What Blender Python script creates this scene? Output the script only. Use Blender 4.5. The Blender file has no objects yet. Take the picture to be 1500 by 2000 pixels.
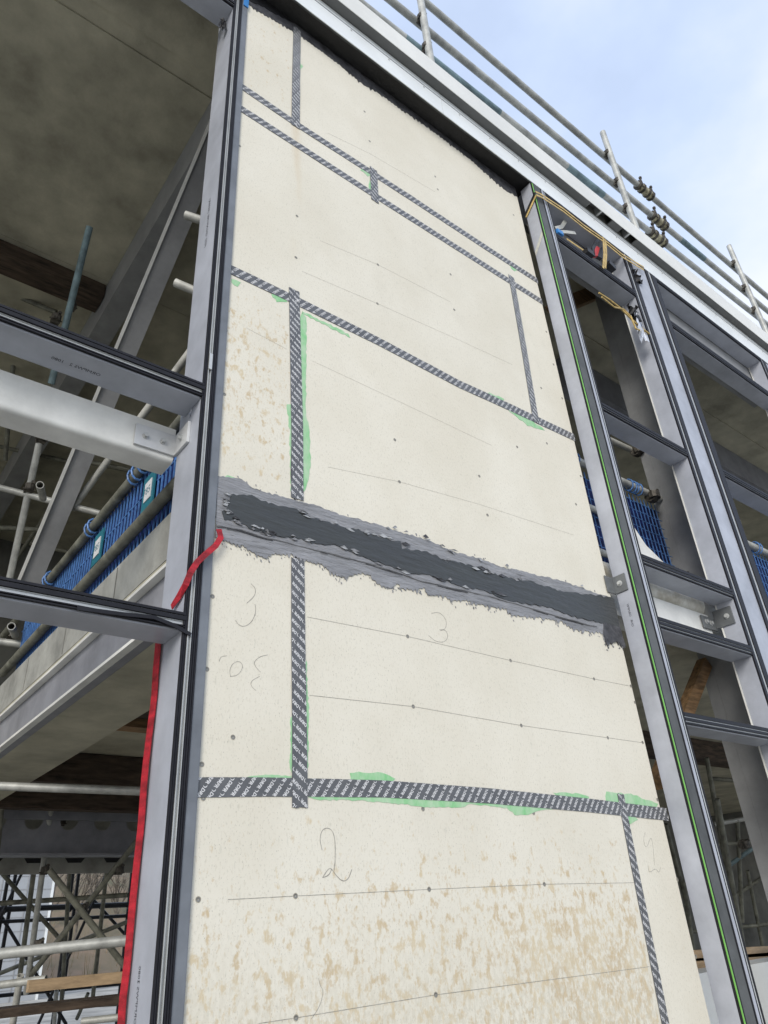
import bpy, bmesh, math, random
from mathutils import Vector, Matrix, noise
random.seed(7)
S = bpy.context.scene
COL = S.collection

# ------------------------------------------------------------------ camera, sky, sun, exposure
FOC = 1407.619            # focal length in photo pixels (photo 1500 x 2000)
RM = ((0.78765386, 0.26298638, 0.55717103), (-0.6131193, 0.4236829, 0.66676646), (-0.06071335, -0.8667935, 0.49495749))
CAMP = Vector((0.0, -2.1, 1.6))
cd = bpy.data.cameras.new("camera")
cam = bpy.data.objects.new("camera", cd)
COL.objects.link(cam)
cd.sensor_fit = 'VERTICAL'; cd.sensor_height = 24.0; cd.lens = 24.0 * FOC / 2000.0
cd.clip_start = 0.02; cd.clip_end = 3000
cam.matrix_world = Matrix(((RM[0][0], -RM[0][1], -RM[0][2], CAMP.x), (RM[1][0], -RM[1][1], -RM[1][2], CAMP.y),
                           (RM[2][0], -RM[2][1], -RM[2][2], CAMP.z), (0, 0, 0, 1)))
S.camera = cam
SUN_EL, SUN_AZ = math.radians(25), math.radians(231)      # azimuth clockwise from +Y: behind the viewer, a little to the left
world = bpy.data.worlds.new("World"); S.world = world; world.use_nodes = True
wn, wl = world.node_tree.nodes, world.node_tree.links
wn.clear()
wo = wn.new('ShaderNodeOutputWorld'); bg = wn.new('ShaderNodeBackground'); bg.inputs['Strength'].default_value = 0.145
sky = wn.new('ShaderNodeTexSky'); sky.sky_type = 'NISHITA'; sky.sun_disc = False
sky.sun_elevation = SUN_EL; sky.sun_rotation = SUN_AZ; sky.air_density = 1.0; sky.dust_density = 1.0; sky.ozone_density = 1.2
tc = wn.new('ShaderNodeTexCoord'); mp = wn.new('ShaderNodeMapping'); mp.inputs['Scale'].default_value = (1, 1, 1.6)
mp.inputs['Location'].default_value = (0.35, 0.1, 0.2)
nz = wn.new('ShaderNodeTexNoise'); nz.inputs['Scale'].default_value = 2.1; nz.inputs['Detail'].default_value = 6; nz.inputs['Roughness'].default_value = 0.52
rp = wn.new('ShaderNodeValToRGB'); rp.color_ramp.elements[0].position = 0.36; rp.color_ramp.elements[1].position = 0.66
rp.color_ramp.elements[0].color = (0.62, 0.62, 0.62, 1); rp.color_ramp.elements[1].color = (0.95, 0.95, 0.95, 1)
mx = wn.new('ShaderNodeMix'); mx.data_type = 'RGBA'
rc = wn.new('ShaderNodeValToRGB'); rc.color_ramp.elements[0].position = .42; rc.color_ramp.elements[1].position = .60
rc.color_ramp.elements[0].color = (.60, .70, .90, 1); rc.color_ramp.elements[1].color = (.68, .72, .82, 1)
cs = wn.new('ShaderNodeVectorMath'); cs.operation = 'SCALE'; cs.inputs['Scale'].default_value = 6.4        # sunlit thin haze and cloud, in the sky texture's units
wl.new(nz.outputs['Fac'], rc.inputs[0]); wl.new(rc.outputs[0], cs.inputs[0]); wl.new(cs.outputs[0], mx.inputs['B'])
wl.new(tc.outputs['Generated'], mp.inputs['Vector']); wl.new(mp.outputs[0], nz.inputs['Vector']); wl.new(nz.outputs['Fac'], rp.inputs[0])
wl.new(rp.outputs[0], mx.inputs['Factor']); wl.new(sky.outputs[0], mx.inputs['A']); wl.new(mx.outputs['Result'], bg.inputs[0]); wl.new(bg.outputs[0], wo.inputs[0])
sl = bpy.data.lights.new("sun", 'SUN'); sl.energy = 1.5; sl.angle = math.radians(24); sl.color = (1.0, 0.95, 0.87)
so = bpy.data.objects.new("sun", sl); COL.objects.link(so)
sd = Vector((math.sin(SUN_AZ) * math.cos(SUN_EL), math.cos(SUN_AZ) * math.cos(SUN_EL), math.sin(SUN_EL)))
so.rotation_euler = (-sd).to_track_quat('-Z', 'Y').to_euler()
S.view_settings.view_transform = 'Standard'; S.view_settings.look = 'None'
S.view_settings.exposure = 0.66; S.view_settings.gamma = 1
S.render.resolution_x = 768; S.render.resolution_y = 1024

# ------------------------------------------------------------------ helpers
def ray(px, py):
    v = (px - 750, py - 1000, FOC)
    return Vector([sum(RM[i][k] * v[k] for k in range(3)) for i in range(3)])
def W(px, py, Y=0.0):      # point of the place seen at a photo pixel, on the plane y = Y
    d = ray(px, py); return CAMP + d * ((Y - CAMP.y) / d.y)
def WX(px, py, X):
    d = ray(px, py); return CAMP + d * ((X - CAMP.x) / d.x)
def WZ(px, py, Z):
    d = ray(px, py); return CAMP + d * ((Z - CAMP.z) / d.z)
def WD(px, py, zd):
    return CAMP + ray(px, py) * (zd / FOC)

class MB:
    def __init__(s): s.v = []; s.f = []
    def add(s, vs, fs):
        n = len(s.v); s.v += [Vector(a) for a in vs]; s.f += [tuple(i + n for i in q) for q in fs]; return s
    def box(s, x0, x1, y0, y1, z0, z1):
        return s.add([(x0, y0, z0), (x1, y0, z0), (x1, y1, z0), (x0, y1, z0), (x0, y0, z1), (x1, y0, z1), (x1, y1, z1), (x0, y1, z1)],
                     [(0, 3, 2, 1), (4, 5, 6, 7), (0, 1, 5, 4), (1, 2, 6, 5), (2, 3, 7, 6), (3, 0, 4, 7)])
    def bar(s, p, q, w, h, up=(0, 0, 1)):     # box between two points, w across, h along up
        p, q = Vector(p), Vector(q); t = (q - p).normalized(); a = t.cross(Vector(up)).normalized(); b = a.cross(t).normalized()
        vs = [e + a * (i * w / 2) + b * (j * h / 2) for e in (p, q) for i, j in ((-1, -1), (1, -1), (1, 1), (-1, 1))]
        return s.add(vs, [(0, 1, 2, 3), (7, 6, 5, 4), (0, 4, 5, 1), (1, 5, 6, 2), (2, 6, 7, 3), (3, 7, 4, 0)])
    def tube(s, p, q, r, n=12, hollow=True, r2=None):
        p, q = Vector(p), Vector(q); t = (q - p).normalized()
        a = t.cross(Vector((0, 0, 1)) if abs(t.z) < .9 else Vector((1, 0, 0))).normalized(); b = a.cross(t)
        r2 = r if r2 is None else r2
        C = [(math.cos(2 * math.pi * i / n), math.sin(2 * math.pi * i / n)) for i in range(n)]
        vs = [e + (a * c + b * d) * rr for e, rr in ((p, r), (q, r2)) for c, d in C]
        fs = [(i, (i + 1) % n, n + (i + 1) % n, n + i) for i in range(n)]
        if hollow:
            k = 0.82
            vs += [e + (a * c + b * d) * rr * k for e, rr in ((p, r), (q, r2)) for c, d in C]
            for i in range(n):
                j = (i + 1) % n
                fs += [(2 * n + j, 2 * n + i, 3 * n + i, 3 * n + j), (j, i, 2 * n + i, 2 * n + j), (n + i, n + j, 3 * n + j, 3 * n + i)]
        else:
            fs += [tuple(range(n - 1, -1, -1)), tuple(range(n, 2 * n))]
        return s.add(vs, fs)
    def path(s, pts, r, n=6):
        for i in range(len(pts) - 1): s.tube(pts[i], pts[i + 1], r, n, False)
        return s
    def slab(s, pts, d):         # flat outline extruded by vector d (front face = pts)
        pts = [Vector(p) for p in pts]; d = Vector(d); n = len(pts)
        return s.add(pts + [p + d for p in pts], [tuple(range(n)), tuple(range(2 * n - 1, n - 1, -1))] + [(i, n + i, n + (i + 1) % n, (i + 1) % n) for i in range(n)])
    def ribbon(s, pts, nrm, w, t):
        nrm = [Vector(x) for x in nrm] if isinstance(nrm, list) else [Vector(nrm)] * len(pts)
        pts = [Vector(p) for p in pts]; vs = []; fs = []
        for i, p in enumerate(pts):
            d = (pts[min(i + 1, len(pts) - 1)] - pts[max(i - 1, 0)]).normalized(); n_ = nrm[i]; a = d.cross(n_).normalized(); nn = a.cross(d)
            vs += [p - a * w / 2, p + a * w / 2, p + a * w / 2 + nn * t, p - a * w / 2 + nn * t]
        for i in range(len(pts) - 1):
            b = 4 * i
            fs += [(b + k, b + (k + 1) % 4, b + 4 + (k + 1) % 4, b + 4 + k) for k in range(4)]
        e = 4 * (len(pts) - 1); fs += [(3, 2, 1, 0), (e, e + 1, e + 2, e + 3)]
        return s.add(vs, fs)
    def mesh(s, name, mat, smooth=False, bevel=0):
        me = bpy.data.meshes.new(name); me.from_pydata([tuple(a) for a in s.v], [], s.f)
        bm = bmesh.new(); bm.from_mesh(me)
        if bevel:
            bmesh.ops.bevel(bm, geom=[e for e in bm.edges if len(e.link_faces) == 2 and e.calc_face_angle(0) > .6], offset=bevel, segments=2, affect='EDGES', profile=.6)
        bmesh.ops.recalc_face_normals(bm, faces=bm.faces); bm.to_mesh(me); bm.free()
        if smooth:
            me.shade_smooth()
            try: me.set_sharp_from_angle(angle=.7)
            except Exception: pass
        me.materials.append(mat); return me
    def build(s, name, mat, parent=None, smooth=False, bevel=0):
        return place(name, s.mesh(name, mat, smooth, bevel), parent)
def top_of(o):
    while o.parent: o = o.parent
    return o
def place(name, me, parent=None, loc=None):
    o = bpy.data.objects.new(name, me); COL.objects.link(o)
    if loc is not None: o.location = loc
    if parent:
        o.parent = parent; o.matrix_parent_inverse = Matrix.Translation(-ORG[parent.name]); ORG[o.name] = Vector(loc) if loc is not None else Vector((0, 0, 0))
    else: ORG[o.name] = Vector(loc) if loc is not None else Vector((0, 0, 0))
    return o
ORG = {}
def place_sub(name, me, parent, loc):       # child of a part whose own origin sits at the world origin
    return place(name, me, parent, loc)
def tag(o, label, cat, group=None):
    o['label'] = label; o['category'] = cat
    if group: o['group'] = group
    return o
def thing(name, label, cat, loc=(0, 0, 0), group=None):
    o = bpy.data.objects.new(name, None); COL.objects.link(o); o.location = loc; o.empty_display_size = .1
    ORG[o.name] = Vector(loc); return tag(o, label, cat, group)
def one(name, mb, mat, label, cat, group=None, **k):
    return tag(mb.build(name, mat, None, **k), label, cat, group)
def structure(o): o['kind'] = 'structure'; return o

# ------------------------------------------------------------------ materials
MATS = {}
def mat(name, col, rough=.6, metal=0., var=.12, scale=6., bump=0., bscale=60., stretch=(1, 1, 1), spec=.4, col2=None):
    m = bpy.data.materials.new(name); m.use_nodes = True; nt = m.node_tree; N, L = nt.nodes, nt.links
    b = N['Principled BSDF']; b.inputs['Roughness'].default_value = rough; b.inputs['Metallic'].default_value = metal
    b.inputs['Specular IOR Level'].default_value = spec
    t = N.new('ShaderNodeTexCoord'); mp = N.new('ShaderNodeMapping'); mp.inputs['Scale'].default_value = stretch
    n1 = N.new('ShaderNodeTexNoise'); n1.inputs['Scale'].default_value = scale; n1.inputs['Detail'].default_value = 8; n1.inputs['Roughness'].default_value = .62
    mix = N.new('ShaderNodeMix'); mix.data_type = 'RGBA'
    c2 = col2 if col2 else tuple(c * (1 - 2.2 * var) for c in col)
    mix.inputs['A'].default_value = (*c2, 1); mix.inputs['B'].default_value = (*[min(1, c * (1 + var * .6)) for c in col], 1)
    r = N.new('ShaderNodeValToRGB'); r.color_ramp.elements[0].position = .3; r.color_ramp.elements[1].position = .66
    L.new(t.outputs['Object'], mp.inputs['Vector']); L.new(mp.outputs[0], n1.inputs['Vector']); L.new(n1.outputs['Fac'], r.inputs[0])
    L.new(r.outputs[0], mix.inputs['Factor']); L.new(mix.outputs['Result'], b.inputs['Base Color'])
    if bump:
        n2 = N.new('ShaderNodeTexNoise'); n2.inputs['Scale'].default_value = bscale; n2.inputs['Detail'].default_value = 5
        bp = N.new('ShaderNodeBump'); bp.inputs['Strength'].default_value = bump; bp.inputs['Distance'].default_value = .01
        L.new(mp.outputs[0], n2.inputs['Vector']); L.new(n2.outputs['Fac'], bp.inputs['Height']); L.new(bp.outputs[0], b.inputs['Normal'])
    MATS[name] = m; return m

ALU = mat('frame_aluminium', (.40, .42, .47), .38, 0, .11, 4, .05, 90, spec=.5)
ALUL = mat('bare_aluminium', (.52, .53, .52), .33, .35, .08, 8)
GASK = mat('black_gasket', (.012, .012, .016), .55, 0, .2, 30, spec=.3)
RUBB = mat('dark_rubber', (.095, .10, .10), .6, 0, .18, 5, .1, 80)
FLASH = mat('grey_flashing', (.17, .185, .205), .5, .1, .12, 7)
TAPE = mat('seam_tape', (.105, .108, .112), .36, 0, .18, 9, .35, 22, (1, 1, 1), spec=.5, col2=(.07, .072, .078))
PRNT = mat('white_print', (.62, .62, .62), .6, 0, .05, 20)
GREEN = mat('green_primer', (.19, .46, .20), .6, 0, .18, 22, .2, 40, (1, 1, .5), col2=(.46, .59, .42))
GREENT = mat('green_edge_tape', (.20, .50, .10), .45, 0, .1, 4)
SEAL = mat('grey_sealant', (.262, .264, .274), .42, 0, .16, 7, .9, 26, (.6, 1, 3.5))
SEALL = mat('pale_sealant_edge', (.42, .43, .44), .45, 0, .2, 20)
SEALD = mat('dark_membrane', (.037, .040, .042), .38, 0, .3, 5, .7, 18, (.5, 1, 2.5), col2=(.046, .05, .048))
BLACKM = mat('black_membrane', (.008, .008, .009), .5, 0, .3, 6, .8, 14)
FRINGE = mat('charcoal_fringe', (.07, .07, .076), .5, 0, .35, 18, .8, 30)
PENC = mat('pencil', (.37, .35, .305), .8, 0, .3, 60)
SCREW = mat('screw_steel', (.25, .25, .24), .4, .7, .2, 40)
SINK = mat('screw_sink', (.36, .33, .26), .8, 0, .3, 60)
WHITE = mat('white_fascia', (.76, .79, .79), .42, 0, .05, 2.5, .05, 40)
PARAP = mat('parapet_coat', (.70, .70, .66), .5, 0, .05, 2.5)
SOFF = mat('grey_soffit', (.145, .148, .145), .55, 0, .08, 4)
STEELW = mat('white_painted_steel', (.76, .76, .72), .42, 0, .1, 5, .05, 30)
FLAKE = mat('flaking_white_paint', (.74, .74, .69), .5, 0, .1, 9, .3, 30, col2=(.40, .36, .27))
STEELG = mat('grey_painted_steel', (.30, .305, .31), .48, 0, .12, 4, .05, 40)
STEELD = mat('shop_primed_steel', (.25, .255, .28), .5, 0, .14, 5)
PLATE = mat('bracket_plate', (.62, .63, .63), .35, .2, .1, 8)
PLATEG = mat('grey_plate', (.16, .17, .175), .38, .3, .12, 10)
GALV = mat('galvanised_tube', (.45, .455, .425), .5, .25, .2, 9, .1, 60)
GALVD = mat('weathered_tube', (.20, .20, .16), .6, .15, .3, 10, .1, 60)
TUBEBLUE = mat('teal_marked_tube', (.19, .27, .29), .55, .15, .3, 7)
TUBEW = mat('pale_tube', (.50, .50, .46), .55, .1, .2, 9)
RUST = mat('coupler_steel', (.10, .09, .075), .6, .4, .4, 30)
COUPY = mat('sleeve_coupler_zinc', (.46, .42, .28), .45, .3, .4, 25)
CONC = mat('concrete_soffit', (.48, .455, .35), .85, 0, .2, 2.2, .25, 28)
CONCE = mat('concrete_edge', (.36, .36, .33), .85, 0, .2, 4, .3, 30)
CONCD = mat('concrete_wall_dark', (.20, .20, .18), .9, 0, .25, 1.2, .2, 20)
TIMB = mat('timber', (.30, .18, .085), .75, 0, .3, 6, .2, 40, (1, 6, 6))
TIMBD = mat('dark_timber', (.085, .06, .042), .8, 0, .4, 5, .2, 40, (1, 6, 6))
TIMBL = mat('pale_timber', (.46, .33, .20), .7, 0, .2, 6, .2, 40, (1, 5, 5))
BLUEL = mat('blue_mesh_plastic', (.085, .205, .47), .45, 0, .2, 20)
BLUED = mat('dark_blue_net', (.006, .016, .115), .6, 0, .35, 9)
TEAL = mat('teal_tag', (.02, .16, .21), .5)
RED = mat('red_webbing', (.47, .018, .032), .6, 0, .3, 12, .5, 220, (1, 1, 3))
YELW = mat('yellow_webbing', (.58, .42, .16), .6, 0, .2, 30)
FILM = mat('plastic_film', (.48, .52, .60), .25, 0, .2, 20, .6, 40, spec=.6)
BLKP = mat('black_plastic', (.02, .02, .022), .45, 0, .2, 20)
REDP = mat('red_plastic', (.50, .03, .035), .4, 0, .1, 20)
BLUP = mat('blue_plastic', (.04, .22, .55), .4, 0, .1, 20)
CLEAR = mat('clear_tape', (.52, .52, .47), .3, 0, .1, 20)
EARTH = mat('ground_earth', (.43, .415, .37), .95, 0, .25, .8, .5, 8)
HILL = mat('hillside', (.20, .145, .10), .95, 0, .35, .35, .6, 3, col2=(.10, .105, .06))
BARK = mat('bark', (.17, .145, .115), .9, 0, .3, 3)
CLAD = mat('white_cladding', (.36, .38, .40), .5, 0, .05, 1)
MARK = mat('marker_ink', (.05, .05, .06), .7)

def board_material():
    m = bpy.data.materials.new('cement_board'); m.use_nodes = True; nt = m.node_tree; N, L = nt.nodes, nt.links
    b = N['Principled BSDF']; b.inputs['Roughness'].default_value = .78; b.inputs['Specular IOR Level'].default_value = .3
    t = N.new('ShaderNodeTexCoord'); sep = N.new('ShaderNodeSeparateXYZ'); L.new(t.outputs['Object'], sep.inputs[0])
    def noi(scale, st, detail=3, rough=.5):
        mp = N.new('ShaderNodeMapping'); mp.inputs['Scale'].default_value = st
        n = N.new('ShaderNodeTexNoise'); n.inputs['Scale'].default_value = scale; n.inputs['Detail'].default_value = detail; n.inputs['Roughness'].default_value = rough
        L.new(t.outputs['Object'], mp.inputs[0]); L.new(mp.outputs[0], n.inputs['Vector']); return n.outputs['Fac']
    def M(op, a, c=None, clamp=False):
        n = N.new('ShaderNodeMath'); n.operation = op; n.use_clamp = clamp
        for i, x in enumerate((a, c)):
            if x is None: continue
            if isinstance(x, (int, float)): n.inputs[i].default_value = x
            else: L.new(x, n.inputs[i])
        return n.outputs[0]
    def mr(v, a, c, d=0., e=1., smooth=True):
        n = N.new('ShaderNodeMapRange'); n.interpolation_type = 'SMOOTHSTEP' if smooth else 'LINEAR'
        L.new(v, n.inputs[0])
        for i, x in zip((1, 2, 3, 4), (a, c, d, e)): n.inputs[i].default_value = x
        return n.outputs[0]
    def mixc(fac, a, c):
        n = N.new('ShaderNodeMix'); n.data_type = 'RGBA'
        if isinstance(fac, float): n.inputs['Factor'].default_value = fac
        else: L.new(fac, n.inputs['Factor'])
        for k, x in (('A', a), ('B', c)):
            if isinstance(x, tuple): n.inputs[k].default_value = (*x, 1)
            else: L.new(x, n.inputs[k])
        return n.outputs['Result']
    X, Z = sep.outputs['X'], sep.outputs['Z']
    c = mixc(mr(noi(1.6, (1, 1, 1), 6, .6), .3, .7), (.655, .615, .51), (.72, .685, .585))
    oi = N.new('ShaderNodeObjectInfo'); c = mixc(M('MULTIPLY', oi.outputs['Random'], .16), c, (.585, .56, .48))
    c = mixc(M('MULTIPLY', mr(noi(4.5, (1, 1, .6), 7, .7), .52, .72), .16), c, (.52, .49, .41))           # scuffs and dust
    c = mixc(M('MULTIPLY', mr(noi(150, (1, 1, .45), 2), .56, .66), .28), c, (.47, .43, .33))           # fine fibre flecks
    c = mixc(M('MULTIPLY', mr(noi(260, (1, 1, .5), 1), .66, .72), .5), c, (.25, .24, .20))           # dark specks
    c = mixc(M('MULTIPLY', mr(noi(75, (1, 1, .35), 2), .64, .70), .22), c, (.40, .40, .33))
    # water stains: dense low on the wall, a second patch on the narrow left board
    low = mr(Z, 2.08, 1.42)
    leftb = M('MULTIPLY', mr(X, 1.30, 1.24), M('MULTIPLY', mr(Z, 3.0, 3.3), mr(Z, 4.15, 3.9)))
    leftb2 = M('MULTIPLY', mr(X, 1.30, 1.24), mr(Z, 5.3, 5.9))
    side = mr(X, .95, 1.4, .88, 1.)
    side2 = mr(X, 3.06, 2.95, .12, 1.)
    pres = M('ADD', M('MULTIPLY', M('MULTIPLY', low, side), side2), M('ADD', M('MULTIPLY', leftb, .66), M('MULTIPLY', leftb2, .34)))
    big = noi(1.3, (1, 1, .8), 2)
    pres = M('MULTIPLY', pres, mr(big, .3, .62, .7, 1.))
    n1 = noi(30, (1, 1, .66), 5, .62)
    th = M('SUBTRACT', .645, M('MULTIPLY', pres, .185))
    st = M('MULTIPLY', M('SUBTRACT', n1, th), 13., True)
    n3 = noi(58, (1, 1, .6), 4, .6)
    st2 = M('MULTIPLY', M('MULTIPLY', M('SUBTRACT', n3, M('SUBTRACT', .70, M('MULTIPLY', pres, .20))), 14., True), .7)
    st = M('MULTIPLY', M('MAXIMUM', st, st2), M('MINIMUM', M('MULTIPLY', pres, 6.), 1.))
    fine = mr(noi(120, (1, 1, .5), 2), .28, .55, .4, 1.)
    tint = mixc(mr(noi(7, (1, 1, 1), 2), .38, .62), (.50, .385, .225), (.57, .47, .30))
    c = mixc(M('MULTIPLY', M('MULTIPLY', st, fine), .80), c, tint)
    dens = M('MULTIPLY', mr(noi(60, (1, 1, .55), 3, .6), .47, .54), mr(Z, 1.75, 1.0, 0., .55))       # greyer water marks near the foot
    c = mixc(M('MULTIPLY', dens, side2), c, (.50, .46, .36))
    edge = M('MULTIPLY', mr(noi(5, (1, 1, .3), 4), .45, .62), mr(M('ABSOLUTE', M('SUBTRACT', X, 1.305)), .05, .0))
    c = mixc(M('MULTIPLY', M('MULTIPLY', edge, mr(Z, 4.1, 4.3)), .38), c, (.55, .42, .25))           # run below the tape joint
    L.new(c, b.inputs['Base Color'])
    bp = N.new('ShaderNodeBump'); bp.inputs['Strength'].default_value = .18; bp.inputs['Distance'].default_value = .004
    L.new(noi(90, (1, 1, .7), 5), bp.inputs['Height']); L.new(bp.outputs[0], b.inputs['Normal'])
    return m
BOARD = board_material()

def text_mesh(txt, size, bold=.0):
    cu = bpy.data.curves.new('txt', 'FONT'); cu.body = txt; cu.size = size; cu.resolution_u = 2; cu.offset = bold; cu.align_x = 'LEFT'
    o = bpy.data.objects.new('txt', cu); COL.objects.link(o); bpy.context.view_layer.update()
    me = o.to_mesh(); vs = [v.co.copy() for v in me.vertices]; fs = [tuple(p.vertices) for p in me.polygons]
    o.to_mesh_clear(); bpy.data.objects.remove(o); bpy.data.curves.remove(cu); return vs, fs
def text_on(mb, txt, size, org, ex, ey, bold=0.):
    vs, fs = text_mesh(txt, size, bold); org, ex, ey = Vector(org), Vector(ex), Vector(ey)
    mb.add([org + ex * v.x + ey * v.y for v in vs], fs)

# ------------------------------------------------------------------ ground and hill
g = MB()
n = 24
for i in range(n + 1):
    for j in range(n + 1):
        g.v.append(Vector((-300 + 600 * i / n, -300 + 600 * j / n, 0)))
for i in range(n):
    for j in range(n): g.f.append((i * (n + 1) + j, (i + 1) * (n + 1) + j, (i + 1) * (n + 1) + j + 1, i * (n + 1) + j + 1))
structure(g.build('ground', EARTH))
h = MB(); nx, ny = 50, 20
for i in range(nx + 1):
    for j in range(ny + 1):
        x = -60 + 160 * i / nx; y = 40 + 60 * j / ny; t = j / ny
        z = -.4 + 18 * t * (1 - .3 * t) * (1 + .25 * math.sin(x * .09)) + .5 * noise.noise(Vector((x * .15, y * .15, 0)))
        if j == 0: z = -.5
        h.v.append(Vector((x, y, z)))
for i in range(nx):
    for j in range(ny): h.f.append((i * (ny + 1) + j, (i + 1) * (ny + 1) + j, (i + 1) * (ny + 1) + j + 1, i * (ny + 1) + j + 1))
structure(h.build('hill', HILL, smooth=True))

# ------------------------------------------------------------------ sheathing wall
XL, XR = .965, 3.352
wall = thing('sheathing_wall', 'tall cream cement board wall with taped joints and grey sealant band', 'wall', (XL, 0, 0))
zH, zE, zD, zC, zB, zT = 1.992, 2.90, 4.175, 5.372, 5.578, 6.66
g2 = .004
rects = []
def boards(z0, z1, cuts):
    xs = [XL] + cuts + [XR]
    for a, c in zip(xs[:-1], xs[1:]):
        x0 = a + (g2 if a != XL else 0); x1 = c - (g2 if c != XR else 0)
        o = MB().box(x0, x1, 0, .0125, z0 + g2, z1 - g2).build('board', BOARD, wall, bevel=.0012)
        rects.append((x0, x1, z0, z1, o))
boards(.02, zH, [3.035]); boards(zH, zE, [1.305]); boards(zE, zD, [1.3]); boards(zD, zC, [3.02]); boards(zC, zB, [1.86]); boards(zB, zT, [1.308])
MB().box(XL + .02, XR - .05, .05, .15, .0, 6.6).build('backing_stud_zone', CONCD, wall)
def board_at(p):
    for x0, x1, z0, z1, o in rects:
        if x0 - .006 <= p.x <= x1 + .006 and z0 <= p.z <= z1: return o
    return rects[0][4]
# screws
sm = MB(); n = 12
def disc(mb, r, y, n=12, r0=0):
    vs = [(r * math.cos(2 * math.pi * i / n), y, r * math.sin(2 * math.pi * i / n)) for i in range(n)]
    mb.add(vs + [(0, y, 0)], [(i, (i + 1) % n, n) for i in range(n)])
disc(sm, .0085, -.0005); SK = sm.mesh('screw', SINK)
sm = MB()
vs = [(.0058 * math.cos(2 * math.pi * i / 10), -.0009, .0058 * math.sin(2 * math.pi * i / 10)) for i in range(10)]
sm.add(vs + [(v[0] * .3, -.0004, v[2] * .3) for v in vs], [(i, (i + 1) % 10, 10 + (i + 1) % 10, 10 + i) for i in range(10)]); sm.add([(v[0] * .3, -.0004, v[2] * .3) for v in vs], [tuple(range(10))])
SK.materials.append(SCREW)
bm = bmesh.new(); bm.from_mesh(SK); nf = len(bm.faces); tmp = sm.mesh('tmp', SCREW); bm.from_mesh(tmp); bm.faces.ensure_lookup_table()
for i in range(nf, len(bm.faces)): bm.faces[i].material_index = 1
bm.to_mesh(SK); bm.free()
for p in [(577, 1750), (838, 1737), (1063, 1727), (387, 1757), (404, 1307), (394, 1493), (578, 1988), (851, 1943), (796, 1243), (997, 1290), (1160, 1326), (1232, 1340),
          (807, 1380), (1018, 1417), (1187, 1441), (1255, 1450), (780, 941), (771, 859), (936, 930), (952, 1006), (738, 517), (737, 593), (887, 605), (880, 536), (578, 503),
          (712, 218), (722, 276), (850, 345), (855, 370), (580, 422), (397, 1559), (826, 1580), (1042, 1588), (1010, 873), (415, 1165), (1323, 1718), (1359, 1868), (1284, 1562),
          (1081, 712), (1057, 758), (1098, 778), (1067, 648), (1134, 930), (1125, 985), (468, 285), (441, 645), (438, 770), (1030, 440), (1003, 420), (1068, 866), (1240, 1372), (455, 1440)]:
    P = W(*p); place_sub('screw', SK, board_at(P), (P.x, 0, P.z))
# pencil lines and numbers
def pencil(pts, w=.0015, name='pencil_line'):
    q = [W(*p) for p in pts]; q = [Vector((a.x, -.0004, a.z)) for a in q]
    MB().ribbon(q, (0, -1, 0), w, .0003).build(name, PENC, board_at(q[len(q) // 2]))
for L_ in [[(445, 1757), (577, 1750), (838, 1737), (1063, 1727), (1238, 1724)], [(505, 1999), (578, 1988), (851, 1943), (1268, 1888)],
           [(600, 1205), (796, 1243), (997, 1290), (1160, 1326), (1235, 1341)], [(605, 1358), (807, 1380), (1018, 1417), (1187, 1441), (1258, 1451)]]:
    pencil(L_)
for L_ in [[(640, 912), (780, 941), (936, 985), (1120, 1045)], [(590, 1010 - 480), (737, 593), (887, 660), (1000, 712)], [(625, 470), (738, 517), (880, 590)], [(640, 260), (722, 300), (850, 375)],
           [(610, 705), (760, 775), (960, 870)], [(480, 640), (560, 682)]]:
    pencil(L_, .0006)
def smooth(pts, k=3):
    for _ in range(k):
        o = [pts[0]]
        for a, c in zip(pts[:-1], pts[1:]): o += [(.75 * a[0] + .25 * c[0], .75 * a[1] + .25 * c[1]), (.25 * a[0] + .75 * c[0], .25 * a[1] + .75 * c[1])]
        pts = o + [pts[-1]]
    return pts
def num(pts, w=.002): pencil(smooth(pts), w * .75, 'pencil_number')
num([(629, 1660), (624, 1640), (628, 1622), (638, 1616), (650, 1622), (655, 1645), (654, 1690)], .0028)
num([(654, 1686), (652, 1700)], .0028)
num([(630, 1714), (640, 1698), (646, 1695), (655, 1708), (668, 1722), (680, 1718), (687, 1698)], .0028)
num([(630, 1714), (642, 1710), (648, 1697)], .0028)
num([(843, 1198), (858, 1195), (872, 1210), (871, 1228), (860, 1232)], .0022); num([(858, 1230), (870, 1230), (876, 1243), (868, 1255), (850, 1253), (837, 1241)], .0022)
num([(490, 1140), (500, 1150), (497, 1165), (482, 1178)], .0022); num([(498, 1180), (500, 1195), (492, 1215), (478, 1224), (467, 1222), (460, 1212)], .0024)
num([(443, 1281), (431, 1282), (428, 1292)], .0018); num([(450, 1322), (448, 1308), (455, 1295), (466, 1291), (474, 1297), (472, 1310), (462, 1320), (450, 1321)], .0018)
num([(523, 1279), (508, 1282), (495, 1293), (500, 1304), (509, 1313)], .002); num([(507, 1321), (490, 1330), (490, 1340), (500, 1349)], .0017)
num([(1260, 1626), (1256, 1640), (1262, 1660), (1272, 1630), (1276, 1660), (1278, 1690)], .0016); num([(1265, 1690), (1268, 1706), (1280, 1695), (1287, 1706), (1290, 1694)], .002)
num([(622, 1910), (625, 1925), (632, 1935), (625, 1965), (608, 1990)], .0016)

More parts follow.
